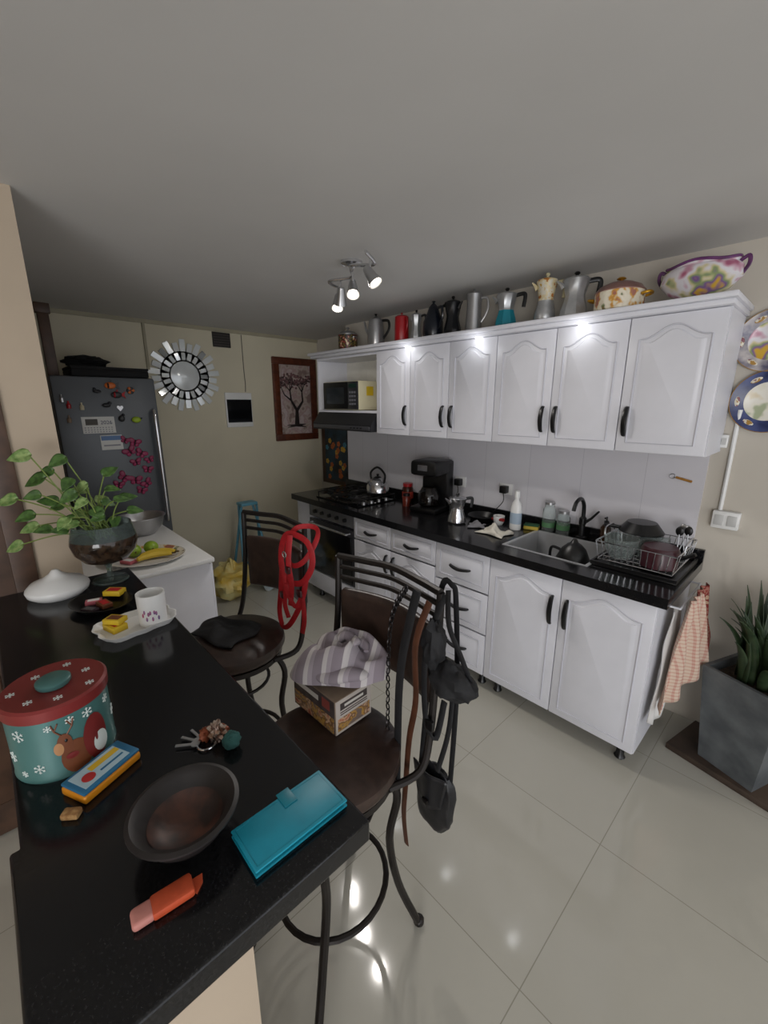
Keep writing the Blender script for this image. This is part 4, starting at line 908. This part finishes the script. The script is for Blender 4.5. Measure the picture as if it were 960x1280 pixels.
def patch(a0,z0,wa,hz,m,N=18,lift=0):
    i=b.mi(m); cv=b.bm.verts.new(cyl(a0,z0)*1.0+Vector(((.0008+lift)*math.cos(a0),(.0008+lift)*math.sin(a0),0)))
    rg=[]
    for q in range(N):
        p=cyl(a0+wa*math.cos(q*2*pi/N),z0+hz*math.sin(q*2*pi/N)); n=Vector((p.x,p.y,0)).normalized(); rg.append(b.bm.verts.new(p+n*lift))
    rg2=[]
    for q in range(N):
        p=cyl(a0+.55*wa*math.cos(q*2*pi/N),z0+.55*hz*math.sin(q*2*pi/N)); n=Vector((p.x,p.y,0)).normalized(); rg2.append(b.bm.verts.new(p+n*lift))
    for q in range(N):
        b.bm.faces.new([cv,rg2[q],rg2[(q+1)%N]]).material_index=i
        b.bm.faces.new([rg[q],rg[(q+1)%N],rg2[(q+1)%N],rg2[q]]).material_index=i
patch(.12,.035,.30,.032,deer); patch(-.06,.066,.14,.02,deer,lift=.0005); patch(-.18,.060,.09,.012,mat('deer_muzzle','#a87a52',.5),lift=.001); patch(.55,.05,.28,.045,tred,lift=.0003); patch(.64,.035,.18,.02,snow,lift=.0008); patch(.03,.04,.12,.006,tred,lift=.001)
for s_ in (-1,1):
    b.tube([cyl(-.04+s_*.05,.083),cyl(-.04+s_*.16,.095),cyl(-.04+s_*.2,.108)],.0013,deer,5); b.tube([cyl(-.04+s_*.16,.095),cyl(-.04+s_*.08,.108)],.0012,deer,5)
b.sph(cyl(-.03,.072),(.0025,.0025,.0035),black,8)
b.obj('reindeer_print',c)
c=T('flat_tin','flat rectangular blue and orange tin on the bar','tin',(-.760,.055,BT),pi/2+.45)
B().box((0,0,.008),(.102,.058,.016),mat('tin_orange','#d68a1e',.35,.2),.005,seg=3).obj('tin_base',c)
B().box((0,0,.0190),(.100,.056,.006),mat('tin_blue','#2f6f96',.35,.2),.0025).obj('lid',c)
B().box((-.003,0,.0223),(.078,.043,.0006),mat('tin_pale','#a9c4cf',.4)).box((.01,.009,.0227),(.050,.012,.0006),mat('tin_yellow','#d6b030',.4)).lathe([(.010,.0224),(.010,.0233)],mat('tin_redlogo','#b03030',.4),20,c=(-.025,-.004,0)).box((.012,-.009,.0227),(.04,.004,.0006),mat('tin_blue','#2f6f96',.35,.2)).obj('printed_label',c)
b=B(); b.box((0,0,.0055),(.026,.016,.011),mat('cookie','#8a6238',.9,col2='#b08a58',scale=120,bump=.6),.003)
b.obj('biscuit_piece',label='small broken brown biscuit piece on the bar',cat='biscuit',loc=(-.707,.003,BT),rz=.9)
c=T('wooden_bowl','dark carved wooden bowl with worn brown inside','bowl',(-.555,.124,BT))
B().lathe([(0,0),(.040,0),(.043,.008),(.057,.022),(.069,.044),(.076,.050),(.076,.053),(.070,.055),(.060,.049),(.050,.028),(.03,.014),(0,.011)],mat('dark_clay','#1f1a19',.5,var=.25,scale=30),48,cap=False).obj('bowl_body',c)
B().lathe([(0,.0125),(.03,.0155),(.046,.026),(.051,.032)],mat('worn_wood','#5a372a',.5,col2='#2c1e1a',scale=30),36,cap=False).obj('worn_base',c)
c=T('keychain','bunch of keys with shiny charms and green pompom','keys',(-.705,.21,BT),.3)
B().tube([(.016*math.cos(a),.016*math.sin(a),.004) for a in [k*pi/8 for k in range(16)]],.0018,chrome,6,closed=True).obj('key_ring',c)
for a in (3.0,3.4,3.8):
    b=B(); R=RZ(a); b.box(R@Vector((.038,0,.004+.002*(a-3.0))),(.034,.005,.002),steel,0,rot=R); b.lathe([(.008,-.001),(.008,.001)],steel,16,c=R@Vector((.02,0,.005+.002*(a-3.0)))); b.obj('key',c)
b=B(); b.sph((.045,.02,.016),.016,mat('pompom_green','#2f5a56',.95),24)
rr=random.Random(3)
for v in b.bm.verts: v.co+=Vector((rr.uniform(-.002,.002) for _ in range(3)))
b.obj('pompom',c,label='dark green fuzzy pompom')
foil=mat('foil_charm','#9a7a6a',.2,.8,col2='#b9b0a6',scale=80)
B().lump((.006,.020,.016),(.020,.013,.016),foil,.6,3,2,24,folds=.3).lump((-.012,.010,.012),(.012,.012,.012),mat('charm_orange','#8a4a30',.3,.4),.5,3,5,20,folds=.3).tube(sm([(-.02,.02,.01),(-.005,.035,.014),(.015,.036,.012)],5),.006,mat('charm_orange','#8a4a30',.3,.4),8).obj('charm',c)
c=T('phone_case','teal leather flip phone case on the bar','phone case',(-.466,.246,BT))
B().box((0,0,.002),(.078,.156,.004),teal,.0015).obj('back_cover',c)
B().box((0,0,.0065),(.072,.150,.005),black,.002).obj('phone',c)
B().box((0,0,.0110),(.078,.156,.004),teal,.0015).obj('front_cover',c)
B().box((-.03,.01,.0137),(.03,.022,.0015),mat('teal_dark','#0f7a8c',.45),.0007).obj('clasp',c)
B().tube([(.034*sx,.073*sy,.0130) for sx,sy in ((-1,-1),(1,-1),(1,1),(-1,1))],.0005,mat('teal_dark','#0f7a8c',.45),5,closed=True).obj('stitching',c)
c=T('eraser','orange and pink eraser stick on the bar','eraser',(-.480,.067,BT),pi/2-.1)
B().box((.012,0,.007),(.05,.028,.013),mat('orange_rubber','#c4502c',.6,var=.1,scale=60),.004).obj('sleeve',c)
B().box((-.022,0,.0068),(.026,.026,.012),mat('pink_rubber','#cf8a80',.6),.005,seg=3).obj('rubber',c)
B().poly([(-.01,-.012),(.0,.008),(.01,-.002),(.012,-.012)],.004,mat('orange_rubber','#c4502c',.6),Matrix.Translation((.038,-.004,.004))@RX(pi/2)).obj('torn_edge',c)
# ------------------------------------------------------------ planter right
PXY=(-.035,2.32)
c=T('snake_plant_planter','tall square tapered grey concrete planter','planter',(*PXY,.0305),-.38)
b=B(); gm=mat('grey_concrete','#64686a',.6,col2='#4b4f52',scale=9,bump=.2)
s2=math.sqrt(2); b.lathe([(.112*s2,0),(.15*s2,.48),(.133*s2,.48),(.128*s2,.44),(0,.44)],gm,4,off=pi/4); b.obj('pot',c)
B().box((0,0,.445),(.24,.24,.01),mat('soil','#1d1610',.95)).obj('soil',c)
B().b2(-.22,.24,-.15,.15,0,.0295,mat('plank_brown','#41342a',.6,var=.3,scale=10),.003).obj('plant_board',label='dark wooden board under the planter',cat='board',loc=(-.06,2.33,0),rz=-.22)
pl=T('snake_plant','bushy plant with long arching dark green leaves','plant',(*PXY,.4815),-.38)
sn=mat('snake_leaf','#22331f',.4,col2='#3a4a30',scale=30)
rr=random.Random(11)
for k in range(66):
    a=rr.uniform(0,2*pi); r=rr.uniform(.01,.095); L=rr.uniform(.24,.48); lean=rr.uniform(.2,.95); w=rr.uniform(.018,.030); tw_=a+pi/2+rr.uniform(-.7,.7)
    wy=math.sin(a-.38); wx=math.cos(a-.38)
    if wy>.0: lean*=.15
    elif wx<0: lean*=.42
    b=B()
    def lf2(u,v,a=a,r=r,L=L,lean=lean,w=w,tw=tw_):
        ww=w*(1-u**2.5)*(.7+.6*u*(1-u)*2)+.0004
        base=Vector((r*math.cos(a)+math.cos(a)*lean*L*u*u,r*math.sin(a)+math.sin(a)*lean*L*u*u,L*u-.6*lean*L*u*u*u))
        return base+Vector((math.cos(tw),math.sin(tw),0))*(v-.5)*2*ww+Vector((-math.sin(tw),math.cos(tw),0))*.3*ww*abs(v-.5)*2
    b.sheet(lf2,14,4,sn); b.obj('leaf',pl,solid=.002)
# ------------------------------------------------------------ ceiling lamp
c=T('ceiling_spotlight','chrome ceiling lamp with curved arm and adjustable spots','ceiling lamp',(-1.80,1.48,CH))
B().lathe([(.055,0),(.055,-.012),(.02,-.022),(.01,-.03)],chrome,30).obj('base',c)
arm=sm([(-.27,.13,-.05),(-.2,.01,-.05),(-.08,.06,-.045),(0,0,-.04),(.08,-.06,-.045),(.18,-.01,-.05),(.28,-.15,-.05)],8)
B().tube(arm,.008,chrome,8).tube([(0,0,-.02),(0,0,-.045)],.01,chrome,8).obj('arm',c)
glow=mat('spot_glow','#fff8ea',.5,emit='#fff6e6',es=3)
for k,(x,y) in enumerate(((-.26,.11),(-.14,.04),(.02,-.01),(.24,-.09))):
    sp=T('spot_head',None,None,(x,y,-.05),parent=c)
    ax=Vector(((.35,-.35,-.9),(-.4,.25,-.85),(.45,-.35,-.8),(.55,.15,-.75))[k]).normalized()
    q=ax.to_track_quat('Z','Y').to_matrix().to_4x4()
    B().tube([(0,0,0),(0,0,-.045)],.005,chrome,6).obj('joint',sp)
    B().lathe([(0,-.035),(.017,-.035),(.022,-.01),(.026,.02),(.034,.05),(.031,.05),(.023,.022),(0,.018)],steel,24,c=(0,0,-.07),rot=q,cap=False).obj('shade',sp)
    B().lathe([(0,.046),(.024,.046),(.022,.03),(0,.03)],glow,20,c=(0,0,-.07),rot=q,cap=False).obj('bulb',sp)
    l=bpy.data.lights.new('spot_lamp','SPOT'); l.energy=12; l.spot_size=2.6; l.spot_blend=1; l.shadow_soft_size=.025; l.color=(1,.95,.9)
    lo=bpy.data.objects.new('spot_lamp',l); COL.objects.link(lo); p=Vector((-1.80+x,1.48+y,CH-.12))+ax*.06; lo.location=p
    lo.rotation_euler=(-ax).to_track_quat('Z','Y').to_euler()
# ------------------------------------------------------------ light
w=bpy.data.worlds.new('w'); sc.world=w; w.use_nodes=True; w.node_tree.nodes['Background'].inputs[0].default_value=(.93,.95,1,1); w.node_tree.nodes['Background'].inputs[1].default_value=1.5
l=bpy.data.lights.new('rear_fill_light','AREA'); l.energy=105; l.shape='RECTANGLE'; l.size=2.6; l.size_y=1.6; l.color=(.97,.98,1)  # added fill behind the camera, tilted up to brighten ceiling; no window built
lo=bpy.data.objects.new('rear_fill_light',l); COL.objects.link(lo); lo.location=(1.8,-2.9,1.05)
lo.rotation_euler=(Vector((1.8,-2.9,1.05))-Vector((-1.2,1.5,2.05))).to_track_quat('Z','Y').to_euler()
# ------------------------------------------------------------ camera
cd=bpy.data.cameras.new('camera'); co=bpy.data.objects.new('camera',cd); COL.objects.link(co)
co.location=(0,0,1.67); co.rotation_euler=(math.radians(90-14.4),0,math.radians(46.6))
cd.sensor_fit='VERTICAL'; cd.sensor_height=36; cd.lens=527/1280*36; cd.clip_start=.02
sc.camera=co
